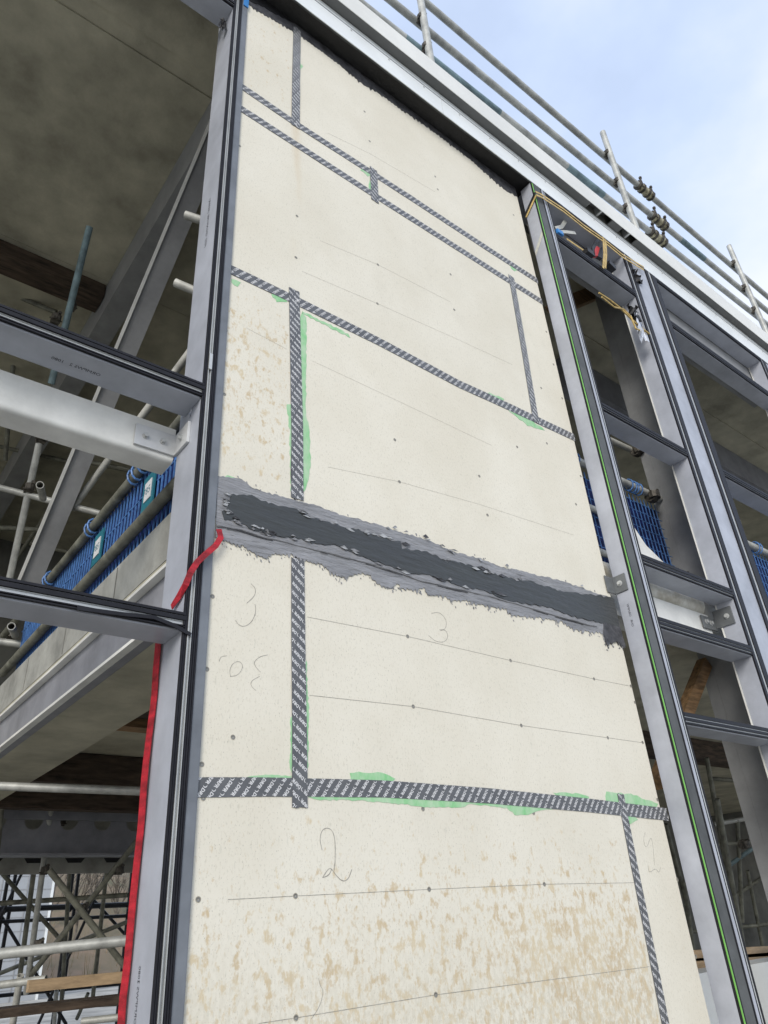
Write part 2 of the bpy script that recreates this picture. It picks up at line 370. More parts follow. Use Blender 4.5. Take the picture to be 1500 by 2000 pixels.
# tapes
DR, DF = text_mesh('DRFR', .0155, .0006)
cres = []
for i in range(9):
    a = math.radians(-75 + 150 * i / 8); cres.append((.0068 * math.cos(a), .0068 * math.sin(a)))
for i in range(8, -1, -1):
    a = math.radians(-75 + 150 * i / 8); cres.append((.0074 * math.cos(a) - .0036, .0066 * math.sin(a)))
tl = max(v.x for v in DR)
DIRU = Vector((-.66, -.75)).normalized(); DIRV = Vector((-DIRU.y, DIRU.x))
def unit_print():
    vs = []; fs = []
    k = .0405 / tl
    for v in DR: p = DIRU * (v.x * k) + DIRV * (v.y * 1.0); vs.append((p.x, p.y))
    fs += DF; nb = len(vs); c0 = DIRU * .0455 + DIRV * .0052; ax = (DIRU + DIRV).normalized(); ay = Vector((-ax.y, ax.x))
    for a, c in cres: p = c0 + ax * a + ay * c; vs.append((p.x, p.y))
    m_ = len(cres); fs = fs + [(nb + i, nb + i + 1, nb + m_ - 2 - i, nb + m_ - 1 - i) for i in range(m_ // 2 - 1)]
    return vs, fs
UV_, UF_ = unit_print()
def tape(pts, w, Y, flipdir=False, prints=True, endcut=None):
    """pts: photo pixels of the centre line; Y: depth of its face; u runs along pts."""
    q = [W(*p) for p in pts]; q = [Vector((a.x, Y, a.z)) for a in q]
    if flipdir: q = q[::-1]
    cum = [0]
    for a, c in zip(q[:-1], q[1:]): cum.append(cum[-1] + (c - a).length)
    Ltot = cum[-1]
    def at(u, v, dy=0.):
        i = 0
        while i < len(cum) - 2 and u > cum[i + 1]: i += 1
        d = (q[i + 1] - q[i]).normalized(); perp = Vector((-d.z, 0, d.x)) if True else None
        p = q[i] + d * (u - cum[i])
        wr = .0022 * noise.noise(Vector((u * 7 + Y * 900, v * 26, 3.1))) + .0008 * noise.noise(Vector((u * 24, v * 60, Y * 500)))
        return p + perp * v + Vector((0, dy - max(0, wr), 0))
    m_ = max(2, int(Ltot / .009)); NV = 8; vv = [w * (k / NV - .5) for k in range(NV + 1)]; mb = MB()
    for i in range(m_ + 1):
        u = Ltot * i / m_
        for v in vv:
            mb.v.append(at(u + (0 if 0 < i < m_ else random.uniform(-.003, .003)), v + random.uniform(-.0004, .0004)))
        mb.v.append(at(u, -w / 2) + Vector((0, abs(Y) - .0003, 0))); mb.v.append(at(u, w / 2) + Vector((0, abs(Y) - .0003, 0)))
    for i in range(m_):
        a, c = i * (NV + 3), (i + 1) * (NV + 3)
        for k in range(NV): mb.f.append((a + k, a + k + 1, c + k + 1, c + k))
        mb.f.append((a + NV + 1, a, c, c + NV + 1)); mb.f.append((a + NV, a + NV + 2, c + NV + 2, c + NV))
    o = mb.build('seam_tape', TAPE, wall, smooth=True)
    bm = bmesh.new(); U0 = random.uniform(0, .03)
    A = Vector((.0277, -.0115)); B = Vector((.006, .0545))
    for i in range(-14, int(Ltot / .026) + 30):
        j0 = round(i * .0115 / .0545)
        for j in range(j0 - 3, j0 + 4):
            c = A * i + B * j; c = Vector((c.x + U0, c.y))
            # keep pattern near the strip only
            if abs(c.y) > w / 2 + .06 or c.x < -.06 or c.x > Ltot + .06: continue
            vs = [bm.verts.new((c.x + a, c.y + b_, 0)) for a, b_ in UV_]
            for f_ in UF_:
                try: bm.faces.new([vs[k] for k in f_])
                except ValueError: pass
    for co, no in (((0, -w / 2 + .0006, 0), (0, -1, 0)), ((0, w / 2 - .0006, 0), (0, 1, 0)), ((.001, 0, 0), (-1, 0, 0)), ((Ltot - .001, 0, 0), (1, 0, 0))):
        bmesh.ops.bisect_plane(bm, geom=bm.verts[:] + bm.edges[:] + bm.faces[:], plane_co=co, plane_no=no, clear_outer=True, clear_inner=False)
    for v in bm.verts: v.co = at(v.co.x, v.co.y, -.0006)
    me = bpy.data.meshes.new('print'); bm.to_mesh(me); bm.free(); me.materials.append(PRNT)
    place('print', me, o)
    return o
TW = .057
tape([(384, 1538), (500, 1537), (590, 1538), (750, 1541), (950, 1554), (1150, 1573), (1304, 1591)], TW, -.002)
tape([(451, 527), (573, 585), (737, 666), (898, 751), (960, 779), (1122, 855)], TW, -.002, True)
tape([(473, 170), (578, 242), (730, 340), (810, 392), (960, 491), (1050, 549)], TW * .98, -.002, True)
tape([(470, 212), (726, 378), (960, 527), (1059, 590)], TW * .98, -.002, True)
tape([(574, 566), (577, 700), (580, 850), (580, 975)], TW, -.0034)
tape([(581, 1092), (582, 1250), (584, 1400), (585, 1578)], TW, -.0034)
tape([(580, 56), (578, 150), (577, 248)], TW * .95, -.0034)
tape([(729, 330), (732, 394)], TW * .95, -.0034)
tape([(998, 540), (1020, 665), (1047, 826)], TW * .95, -.0034)
tape([(1211, 1551), (1238, 1690), (1268, 1840), (1301, 2010), (1330, 2160)], TW * .85, -.0034)

# hand-brushed shapes: outline in photo pixels with ragged edges
def ragged(pts, amp, step, bias=0., dirv=None):
    out = []
    for a, c in zip(pts, pts[1:] + pts[:1]):
        d = Vector((c[0] - a[0], c[1] - a[1])); n_ = max(1, int(d.length / step)); nn = Vector((d.y, -d.x)).normalized() if d.length else Vector((0, 0))
        for k in range(n_):
            t = k / n_; j = random.uniform(-1, 1) * amp if k else 0
            out.append((a[0] + d.x * t + nn.x * j, a[1] + d.y * t + nn.y * j))
    return out
def patch(name, m, pts, Y, parent, amp=2.2, step=6, t=None):
    q = [W(*p) for p in ragged(pts, amp, step)]; q = [Vector((a.x, Y, a.z)) for a in q]
    return MB().slab(q, (0, (abs(Y) - .0002) if t is None else t, 0)).build(name, m, parent)
for P_ in [[(480, 1519), (500, 1515), (530, 1513), (570, 1515), (566, 1522), (480, 1522)], [(684, 1526), (683, 1510), (700, 1507), (722, 1510), (745, 1509), (772, 1521), (760, 1530)],
           [(600, 1556), (620, 1562), (700, 1563), (790, 1571), (828, 1577), (900, 1577), (920, 1570), (990, 1578), (1005, 1592), (1030, 1592), (1050, 1584), (1100, 1577), (1000, 1562), (800, 1552), (600, 1550)],
           [(1100, 1562), (1080, 1548), (1130, 1550), (1150, 1556), (1150, 1566)], [(1183, 1562), (1184, 1546), (1205, 1549), (1232, 1550), (1260, 1562), (1285, 1570), (1280, 1580), (1185, 1572)],
           [(1222, 1592), (1230, 1610), (1246, 1601), (1240, 1596)],
           [(590, 610), (598, 620), (598, 700), (597, 800), (604, 850), (606, 900), (603, 930), (594, 960), (588, 955), (586, 620)],
           [(560, 590), (540, 590), (530, 575), (545, 572), (566, 580)], [(530, 562), (566, 572), (562, 578), (525, 563)],
           [(590, 608), (640, 632), (680, 652), (684, 660), (590, 612)], [(678, 632), (720, 655), (770, 680), (812, 700), (806, 708), (680, 642)],
           [(985, 796), (1010, 815), (1030, 832), (1064, 841), (1040, 822), (990, 792)], [(955, 766), (985, 780), (975, 788), (950, 776)],
           [(985, 510), (1005, 530), (1010, 528), (995, 512)], [(708, 327), (720, 332), (726, 342), (718, 345), (704, 333)], [(722, 345), (726, 380), (720, 368)],
           [(586, 124), (592, 130), (586, 136), (583, 130)], [(437, 933), (444, 928), (462, 935), (455, 941), (440, 940)],
           [(598, 1290), (603, 1400), (601, 1500), (597, 1505), (594, 1300)], [(568, 1400), (566, 1500), (570, 1510), (572, 1400)], [(560, 790), (566, 850), (567, 960), (570, 900), (570, 790)], [(452, 545), (470, 552), (464, 560), (452, 552)]]:
    patch('primer_smear', GREEN, P_, -.0012, wall, 1.6, 6)
# sealant band
upper = [(424, 930), (467, 935), (487, 950), (510, 960), (567, 975), (607, 985), (647, 1000), (677, 1010), (703, 1015), (750, 1030), (793, 1043), (820, 1050), (850, 1063), (887, 1079), (933, 1090), (973, 1106), (1033, 1120), (1083, 1132), (1133, 1147), (1177, 1163), (1198, 1172)]
dup_ = [(432, 1000), (443, 993), (450, 967), (490, 968), (513, 980), (547, 990), (577, 995), (587, 1005), (627, 1018), (667, 1030), (693, 1035), (720, 1043), (743, 1052), (780, 1058), (783, 1073), (827, 1077), (853, 1087), (867, 1098), (887, 1097), (933, 1110), (950, 1120), (980, 1125), (1007, 1133), (1040, 1137), (1077, 1150), (1107, 1157), (1167, 1163), (1197, 1171)]
dlow = [(1203, 1197), (1209, 1227), (1177, 1218), (1147, 1212), (1110, 1202), (1077, 1188), (1047, 1182), (1013, 1178), (980, 1170), (960, 1160), (933, 1152), (900, 1147), (860, 1132), (827, 1122), (800, 1121), (767, 1110), (720, 1093), (687, 1080), (653, 1065), (607, 1063), (587, 1053), (550, 1050), (513, 1040), (490, 1035), (460, 1017), (437, 1017)]
glow = [(1218, 1262), (1203, 1252), (1183, 1260), (1177, 1237), (1123, 1230), (1093, 1213), (1053, 1207), (1000, 1203), (987, 1190), (940, 1182), (910, 1173), (883, 1175), (867, 1165), (837, 1164), (827, 1148), (817, 1152), (783, 1151), (777, 1138), (763, 1150), (737, 1142), (723, 1125), (707, 1120), (680, 1127), (667, 1128), (647, 1120), (627, 1103), (597, 1096), (567, 1083), (530, 1083), (517, 1092), (493, 1080), (470, 1065), (440, 1058), (420, 1050)]
def spiky(pts, down=9, step=5):
    out = []
    for a, c in zip(pts[:-1], pts[1:]):
        d = Vector((c[0] - a[0], c[1] - a[1])); n_ = max(1, int(d.length / step))
        for k in range(n_):
            t = (k + random.uniform(-.2, .2)) / n_ if k else 0; w_ = noise.noise(Vector((a[0] * .02 + t, 0, 0))) * .5 + .55
            out.append((a[0] + d.x * t, a[1] + d.y * t + (random.random() ** 2 * down * w_ if k % 2 else -random.random() * 2.5)))
    out.append(pts[-1]); return out
def jag(pts, amp, step):
    out = []
    for a, c in zip(pts[:-1], pts[1:]):
        d = Vector((c[0] - a[0], c[1] - a[1])); n_ = max(1, int(d.length / step))
        for k in range(n_): out.append((a[0] + d.x * k / n_, a[1] + d.y * k / n_ + (random.uniform(-amp, amp) if k else 0)))
    out.append(pts[-1]); return out
def relief(name, m, outline, Y, parent, rel, cell=.011, freq=(9, 30)):
    """paint skin: outline filled, cut into a fine grid and given trowel ridges"""
    q = [W(*p) for p in outline]
    bm = bmesh.new(); vs = [bm.verts.new((a.x, Y, a.z)) for a in q]; bm.faces.new(vs); bmesh.ops.triangulate(bm, faces=bm.faces[:])
    x0, x1 = min(a.x for a in q), max(a.x for a in q); z0, z1 = min(a.z for a in q), max(a.z for a in q)
    for k in range(1, int((x1 - x0) / (cell * 2))): bmesh.ops.bisect_plane(bm, geom=bm.verts[:] + bm.edges[:] + bm.faces[:], plane_co=(x0 + k * cell * 2, 0, 0), plane_no=(1, 0, 0))
    for k in range(1, int((z1 - z0) / cell)): bmesh.ops.bisect_plane(bm, geom=bm.verts[:] + bm.edges[:] + bm.faces[:], plane_co=(0, 0, z0 + k * cell), plane_no=(0, 0, 1))
    for v in bm.verts:
        if v.is_boundary: continue
        v.co.y -= rel * max(-.6, noise.noise(Vector((v.co.x * freq[0], v.co.z * freq[1], Y * 99)))) + rel * .5 * noise.noise(Vector((v.co.x * 40, v.co.z * 90, 1)))
    ext = bmesh.ops.extrude_edge_only(bm, edges=[e for e in bm.edges if e.is_boundary])
    for v in ext['geom']:
        if isinstance(v, bmesh.types.BMVert): v.co.y = -.0004
    me = bpy.data.meshes.new(name); bmesh.ops.recalc_face_normals(bm, faces=bm.faces); bm.to_mesh(me); bm.free(); me.materials.append(m); me.shade_smooth()
    try: me.set_sharp_from_angle(angle=.9)
    except Exception: pass
    return place(name, me, parent)
band = relief('sealant_band', SEAL, jag(upper, 1.8, 5) + [(1203, 1197), (1209, 1227)] + spiky(glow, 13, 3.5), -.004, wall, .0022)
relief('dark_membrane', SEALD, jag(dup_, 2.2, 5) + jag(dlow, 2., 5), -.0075, band, .0016, freq=(3, 9))
patch('dark_membrane', FRINGE, spiky([(1220, 1264), (1203, 1254), (1183, 1260), (1177, 1240)], 12, 3) + [(1177, 1216), (1209, 1226)], -.0078, band, .5, 9)
crease = [(422, 1031), (470, 1040), (520, 1055), (575, 1068), (610, 1076), (680, 1094), (760, 1117), (820, 1137), (900, 1156), (960, 1170), (1040, 1192), (1110, 1214), (1177, 1229)]
cq = [W(*p) for p in crease]
fine_c = []
for a, c in zip(cq[:-1], cq[1:]):
    for k in range(5): p = a.lerp(c, k / 5); fine_c.append(Vector((p.x, 0, p.z + .006 * noise.noise(Vector((p.x * 7, 0, 1))))))
cm, cm2 = MB(), MB()
for a, c in zip(fine_c[:-1], fine_c[1:]):
    r_ = .0009 + .0022 * noise.noise(Vector((a.x * 5, 3, 1)))
    if r_ > .0009: cm.tube(a + Vector((0, -.0058, 0)), c + Vector((0, -.0058, 0)), r_, 6, False)
    cm2.tube(a + Vector((0, -.0052, .008)), c + Vector((0, -.0052, .008)), .0032 + .004 * abs(noise.noise(Vector((a.x * 9, 7, 1)))), 6, False)
cm.build('crease', FRINGE, band); cm2.build('crease', SEAL, band)
def slivers(line, n_, seed, big):
    rnd = random.Random(seed)
    for k in range(n_):
        i = rnd.randrange(len(line) - 1); t_ = rnd.random(); a, c = line[i], line[i + 1]
        x, y = a[0] + (c[0] - a[0]) * t_, a[1] + (c[1] - a[1]) * t_ + rnd.uniform(-4, 4); L_ = rnd.uniform(.4, 1.) * big; dx, dy = L_, L_ * .28 + rnd.uniform(-3, 3)
        o = [(x, y), (x + dx * .4, y + dy * .4 - rnd.uniform(1, 4)), (x + dx, y + dy), (x + dx * .55, y + dy * .6 + rnd.uniform(.5, 3))]
        q = [W(*p) for p in o]; q = [Vector((p.x, -.0095 - rnd.uniform(0, .006) * (j % 2), p.z)) for j, p in enumerate(q)]
        MB().slab(q, (0, .0025, 0)).build('sealant_scrap', rnd.choice([SEAL, SEAL, SEALL, SEALL, FRINGE]), band)
slivers(dup_[6:24], 26, 1, 20); slivers(dlow[8:24], 22, 2, 22); slivers([(436, 960), (432, 990), (440, 1010), (470, 1026), (500, 1036), (530, 1044)], 22, 3, 17); slivers(upper[8:], 12, 4, 14)
def flecks(line, n_, seed):
    rnd = random.Random(seed); mb = MB()
    for k in range(n_):
        i = rnd.randrange(len(line) - 1); t_ = rnd.random(); a, c = line[i], line[i + 1]
        x, y = a[0] + (c[0] - a[0]) * t_, a[1] + (c[1] - a[1]) * t_ + rnd.uniform(0, 14); r_ = rnd.uniform(.5, 1.7)
        mb.slab([Vector((W(x + u, y + v).x, -.0018, W(x + u, y + v).z)) for u, v in ((-r_, -r_), (r_ * .6, -r_ * .4), (r_, r_ * 2.4), (-r_ * .3, r_ * 1.6))], (0, .0012, 0))
    o = mb.build('sealant_flecks', SEAL, band); o['kind'] = 'stuff'
flecks([(x, y - 3) for x, y in glow], 150, 6); flecks([(x, y - 9) for x, y in upper], 26, 7)
# black membrane lapping the head of the boards
topl = [(478, -30), (484, 8), (498, 20), (542, 44), (570, 60), (590, 74), (618, 94), (666, 130), (706, 164), (742, 184), (774, 208), (798, 224), (830, 246), (870, 276), (918, 312), (954, 344), (986, 372), (1012, 386)]
zS = W(900, 249, -.12).z
tl_ = [(a, min(b_, 999)) for a, b_ in topl]
def head(pts, extra):
    q = [W(*p) for p in pts]; q = [(a.x, a.z) for a in q]; q = q + [(XR, zS + .1), (XL, zS + .1)]
    return q
def headpatch(name, m, pts, Y):
    q = [W(*p) for p in pts]; q = [Vector((min(max(a.x, XL + .002), XR - .002), Y, min(a.z, zS + .05))) for a in q]
    q += [Vector((XR - .002, Y, zS + .06)), Vector((XL + .002, Y, zS + .06))]
    return MB().slab(q, (0, abs(Y) - .0003, 0)).build(name, m, wall)
headpatch('membrane_fringe', FRINGE, spiky(topl[1:], 5, 4), -.003)
bl = [(482, -2), (520, 18), (550, 36), (574, 46), (625, 84), (670, 118), (746, 172), (810, 222), (874, 266), (950, 326), (1014, 374)]
headpatch('membrane_head', BLACKM, jag(bl, 2.5, 6), -.006)

# ------------------------------------------------------------------ roof edge above
par = thing('roof_edge', 'white metal roof edge with dark soffit running over the boarded wall', 'roof edge', (XL, -.12, zS))
z2 = W(774, 117, -.12).z; yo = WZ(774, 92, z2).y; zt = W(774, 62, yo).z
MB().box(.9, 3.43, -.118, .25, zS + .004, zS + .03).build('black_soffit', BLACKM, par)
MB().box(3.431, 16, -.118, .2, zS + .03, zS + .05).build('grey_soffit', ALU, par)
MB().path([Vector((1.0 + i * .12, -.112 + .006 * noise.noise(Vector((i * .7, 0, 0))), zS + .001)) for i in range(22)], .006, 6).build('sealant_bead', SEALD, par)
xs = [-6, 0.2, W(862, 200, -.12).x, 5.1, 7.7, 10.3, 16]
for a, c in zip(xs[:-1], xs[1:]):
    o = MB().box(a + .0015, c - .0015, -.122, -.117, zS, z2).build('fascia_panel', WHITE, par)
    o2 = MB().box(a + .0015, c - .0015, -.1245, -.1222, z2 - .062, z2 - .058).build('fold_line', STEELD, o)
    for k in range(int((c - a) / .32)):
        x = a + .18 + .32 * k
        if 0 < x < 9: MB().tube((x, -.126, z2 - .085), (x, -.122, z2 - .085), .006, 6, False).build('rivet', ALUL, o)
MB().box(-6, 16, -.117, .25, zS + .031, z2 + .2).build('fascia_core', CONCD, par)
segs = [(-6, W(1155, 400, yo).x), (W(1203, 440, yo).x - .03, W(1216, 452, yo).x + .02), (W(1216, 470, yo).x + .3, 16)]
for a, c in segs:
    MB().box(a, c, yo, -.125, z2 + .001, z2 + .012).build('upper_soffit', SOFF, par)
MB().box(-6, 16, yo - .004, yo, z2 + .002, zt).build('parapet_panel', PARAP, par)
MB().box(-6, 16, yo + .001, .3, zt - .03, zt - .004).build('parapet_cap', PARAP, par)
for a, c in ((segs[0][1], segs[1][0]), (segs[1][1], segs[2][0])):
    MB().box(a, a + .012, yo + .003, -.12, z2 + .013, z2 + .12).build('bracket', ALUL, par)
    MB().box((a + c) / 2, (a + c) / 2 + .02, yo + .003, -.12, z2 + .013, z2 + .1).build('bracket', ALUL, par)
    MB().box(a, c, yo + .003, -.12, z2 + .122, z2 + .13).build('bracket', STEELG, par)

# ------------------------------------------------------------------ left window frame
lf = thing('window_frame', 'grey aluminium window framing left of the boarded wall, with black gaskets', 'window frame', (.9, 0, 0))
def strips(parent, rows, mk):       # rows: (a, b, depth, material, name)
    for a, c, y, m, nm in rows: mk(a, c, y).build(nm, m, parent)
zTop = 6.9
ml = MB().box(.877, .934, .001, .192, 0, zTop).build('mullion', ALU, lf, bevel=.002)
for a, c, y, m, nm in [(.877, .8815, -.011, GASK, 'gasket'), (.883, .8865, -.012, GASK, 'gasket'), (.8880, .8915, -.010, GASK, 'gasket'), (.8925, .8945, -.013, ALUL, 'screw_channel'), (.9035, .9055, -.013, ALUL, 'screw_channel'),
                        (.908, .9135, -.014, GASK, 'gasket'), (.9155, .9205, -.014, GASK, 'gasket'), (.9225, .927, -.014, GASK, 'gasket')]:
    MB().box(a, c, y, .0, 0, zTop).build(nm, m, ml)
MB().box(.8945, .9035, -.003, -.0005, 0, zTop).build('screw_channel', ALUL, ml)
MB().box(.9290, .9640, -.010, -.001, 0, zTop).build('flashing', FLASH, ml, bevel=.003)
MB().box(.934, .962, .001, .05, 0, zTop).build('flashing', FLASH, ml)
def text_part(parent, txt, size, org, ex, ey):
    t = MB(); text_on(t, txt, size, org, ex, ey); o = t.build('marker_writing', MARK, parent); return o
for zb, zt_, nm in ((3.398, 3.466, 'a'), (2.452, 2.512, 'b'), (6.285, 6.345, 'c')):
    hgt = zt_ - zb
    tr = MB().box(-2.2, .8765, .002, .142, zb, zt_).build('transom', ALU, lf, bevel=.0015)
    for a, c, y, m in [(.86, 1.0, -.012, GASK), (.80, .845, -.006, ALUL), (.56, .79, -.013, GASK), (.50, .545, -.006, ALUL), (.24, .30, -.011, GASK), (.10, .17, -.011, GASK)]:
        MB().box(-2.2, .884, y, .0015, zb + hgt * a, zb + hgt * c).build('gasket' if m is GASK else 'screw_channel', m, tr)
    MB().box(-2.2, .884, -.003, .0018, zb + hgt * .31, zb + hgt * .5).build('screw_channel', ALUL, tr)
    if nm == 'a': text_part(tr, 'ORMPWS 2   1080', .022, (.52, .085, zb - .0006), (-1, .0, 0), (0, -1, 0))
# gasket hanging loose below the lower transom
pts = [W(*p, -.014) for p in ((150, 1188), (240, 1200), (300, 1206), (340, 1222), (372, 1240))]
MB().ribbon([Vector((p.x, -.014, p.z)) for p in pts], (0, -1, 0), .012, .004).build('loose_gasket', GASK, lf)
text_part(ml, '(GS)  GH-NH MR  (WWK)', .03, (.8765, .10, W(408, 450).z), (0, 0, 1), (0, -1, 0))
text_part(ml, '1080', .02, (.8765, .10, W(275, 1925).z), (0, 0, 1), (0, -1, 0))
text_part(ml, 'ORMPWS 2', .02, (.8765, .10, W(268, 2010).z), (0, 0, 1), (0, -1, 0))
MB().box(.935, .9655, -.016, -.0105, W(472, 12).z, W(472, -6).z).build('blue_tape', BLUP, lf)
def joint(px, py):
    p = W(px, py); m2 = MB().box(.892, .905, -.018, -.012, p.z - .05, p.z + .03); m2.build('splice_clip', ALUL, ml)
joint(417, 710)

# left steel beam and its angle bracket
yb = .2
sb = thing('steel_beam', 'white painted steel beam with rounded lower edge behind the left window frame', 'steel beam', (0, yb, 3.2))
prof = [(0, .155), (0, .02)] + [(.02 - .02 * math.cos(a), .02 - .02 * math.sin(a)) for a in [math.radians(15 * k) for k in range(1, 7)]] + [(.11, 0), (.11, .155)]
prof = [(y, z) for y, z in prof]
m2 = MB(); zb0 = 3.212
vs = []
for x in (-2.2, .868): vs += [(x, yb + y, zb0 + z) for y, z in prof]
k = len(prof); m2.add(vs, [tuple(range(k - 1, -1, -1)), tuple(range(k, 2 * k))] + [(i, (i + 1) % k, k + (i + 1) % k, k + i) for i in range(k)])
m2.build('flange_web', STEELW, sb, smooth=True)
ab = thing('angle_bracket', 'pale steel angle bracket with two bolts joining white beam to left mullion', 'bracket', (.8, yb, 3.25))
A0, A1 = W(267, 825, yb - .012), W(352, 868, yb - .012); zb1, zb2 = 3.235, 3.33
MB().box(A0.x, .866, yb - .012, yb - .001, zb1, zb2).build('long_leg', PLATE, ab, bevel=.001)
MB().box(.8655, .8765, .075, yb - .001, zb1 + .002, zb2 + .004).build('short_leg', PLATE, ab, bevel=.001)
hexb = MB()
def bolt(p, ax, r, parent, nm='bolt'):
    p = Vector(p); ax = Vector(ax)
    MB().tube(p, p + ax * .003, r * 1.5, 14, False).tube(p + ax * .003, p + ax * .014, r, 6, False).build(nm, ALUL, parent)
for fr in (.25, .68): bolt((A0.x + (.866 - A0.x) * fr, yb - .012, (zb1 + zb2) / 2), (0, -1, 0), .009, ab)
bolt((.8655, .13, (zb1 + zb2) / 2 + .002), (-1, 0, 0), .009, ab)

# ------------------------------------------------------------------ right window frame (stands forward of the boards, flush with the fascia)
YF = -.11
FS = (2.1 + YF) / 2.1
def fz(z): return 1.6 + (z - 1.6) * FS
X1 = 3.588 * FS; zTR = zS - .004
rf = thing('window_frame', 'grey aluminium window framing right of the boarded wall, with green tape edge', 'window frame', (X1, YF, 0))
m1 = MB().box(X1, X1 + .178, YF, YF + .1, 0, zTR).build('mullion', ALU, rf, bevel=.0015)
MB().box(X1 + .003, X1 + .011, YF - .015, YF - .001, 0, zTR - .02).build('green_tape', GREENT, m1)
for a, c, y, m, nm in [(-.001, .0025, -.012, GASK, 'gasket'), (.0115, .030, -.010, GASK, 'gasket'), (.032, .106, -.009, RUBB, 'rubber_strip'), (.108, .116, -.012, GASK, 'gasket'), (.118, .140, -.012, ALU, 'cap_strip'), (.142, .149, -.012, GASK, 'gasket'), (.151, .160, -.011, ALUL, 'screw_channel'), (.162, .173, -.013, GASK, 'gasket')]:
    MB().box(X1 + a, X1 + c, YF + y, YF - .0005, 0, zTR).build(nm, m, m1)
text_part(m1, 'GHR   ORMPW', .02, (X1 - .0006, YF + .055, W(1240, 1215, YF).z), (0, 0, 1), (0, -1, 0))
def mullion2(x, z0=0, z1=zTR):
    m = MB().box(x, x + .51, YF, YF + .12, z0, z1).build('mullion', ALU, rf, bevel=.0015)
    MB().box(x - .004, x + .02, YF + .121, YF + .13, z0, z1).build('rear_lip', STEELW, m)  # pale colour stands in for light catching the mullion's rear return
    for a, c, y, mm, nm in [(0, .03, -.012, GASK, 'gasket'), (.033, .057, -.008, ALUL, 'screw_channel'), (.06, .114, -.013, GASK, 'gasket'), (.119, .341, -.004, ALU, 'cap_strip'), (.346, .389, -.013, GASK, 'gasket'), (.392, .427, -.008, ALUL, 'screw_channel'), (.43, .507, -.014, GASK, 'gasket')]:
        MB().box(x + a, x + c, YF + y, YF - .0005, z0, z1).build(nm, mm, m)
    return m
X2, X3 = 4.84 * FS, 7.42 * FS
m2a = mullion2(X2); m3a = mullion2(X3)
text_part(m2a, 'OMPW 3', .03, (X2 - .0006, YF + .07, W(1490, 1450, YF).z), (0, 0, 1), (0, -1, 0))
def rtransom(x0, x1, zt_, hgt=.075, dep=.135):
    zb = zt_ - hgt
    tr = MB().box(x0 + .001, x1 - .001, YF + .002, YF + dep, zb, zt_).build('transom', ALU, rf, bevel=.0015)
    for a, c, y, m in [(.70, 1.0, -.012, GASK), (.62, .69, -.007, ALUL), (.36, .60, -.012, GASK), (.28, .35, -.006, ALUL), (.10, .2, -.011, GASK)]:
        MB().box(x0, x1, YF + y, YF + .0015, zb + hgt * a, zb + hgt * c).build('gasket' if m is GASK else 'screw_channel', m, tr)
    return tr
a1 = X1 + .179
for z_ in (6.385, 4.648, 3.47, 3.06, 2.505): tr = rtransom(a1, X2, fz(z_), .076 if z_ > 6 else .066)
a2 = X2 + .511
for z_ in (6.32, 4.66, 3.47, 3.06, 2.505): rtransom(a2, X3, fz(z_), .08 if z_ > 6 else .066)
rtransom(a1, X2, zTR, .05); rtransom(a2, X3, zTR, .05)
for z_ in (6.32, 4.66): rtransom(X3 + .511, 11, fz(z_))
MB().box(a1, X2, YF + .14, YF + .22, fz(6.39), zTR).build('head_liner', STEELG, rf)
MB().box(a2, X3, YF + .14, YF + .22, fz(6.33), zTR).build('head_liner', STEELG, rf)

# fixings on the right
pb = thing('fixing_plate', 'small grey plate with one bolt bridging the gap beside the sealant band', 'bracket', (XR, -.05, 3.1))
q = WX(1210, 1141, X1)
MB().box(X1 - .008, X1 - .002, YF + .02, YF + .108, q.z - .05, q.z + .05).build('plate', PLATEG, pb, bevel=.001)
MB().box(XR - .03, X1 - .0085, YF + .1, YF + .106, q.z - .05, q.z + .05).build('tab', PLATEG, pb, bevel=.001)
bolt((X1 - .008, YF + .06, q.z), (-1, 0, 0), .011, pb)
YB = .06
zA, zBm, zC_ = W(1330, 1140, YB).z, W(1330, 1185, YB).z, W(1330, 1238, YB).z
rb = thing('steel_beam', 'white steel beam with flaking rounded top behind the right window frame', 'steel beam', (4.0, YB, zC_))
rr = (zA - zBm) / 2
MB().tube((3.40, YB + rr, zBm + rr), (X2 - .05, YB + rr, zBm + rr), rr, 20, False).build('round_edge', FLAKE, rb, smooth=True)
MB().box(3.40, X2 - .05, YB + .004, YB + .15, zC_, zBm + .004).build('web', STEELW, rb)
rb2 = thing('fixing_plate', 'grey bracket plate with three bolts beside right mullion and white beam', 'bracket', (X2, 0, 3.1))
p0 = W(1372, 1212, YB - .01); zP = p0.z
MB().box(p0.x, X2 - .001, YB - .012, YB - .002, zP - .045, zP + .04).build('long_leg', PLATEG, rb2, bevel=.001)
MB().box(X2 - .011, X2 - .001, YF + .03, YB - .0125, zP - .03, zP + .09).build('short_leg', PLATEG, rb2, bevel=.001)
for fr in (.25, .6): bolt((p0.x + (X2 - p0.x) * fr, YB - .012, zP), (0, -1, 0), .012, rb2)
bolt((X2 - .011, YF + .07, zP + .03), (-1, 0, 0), .012, rb2)

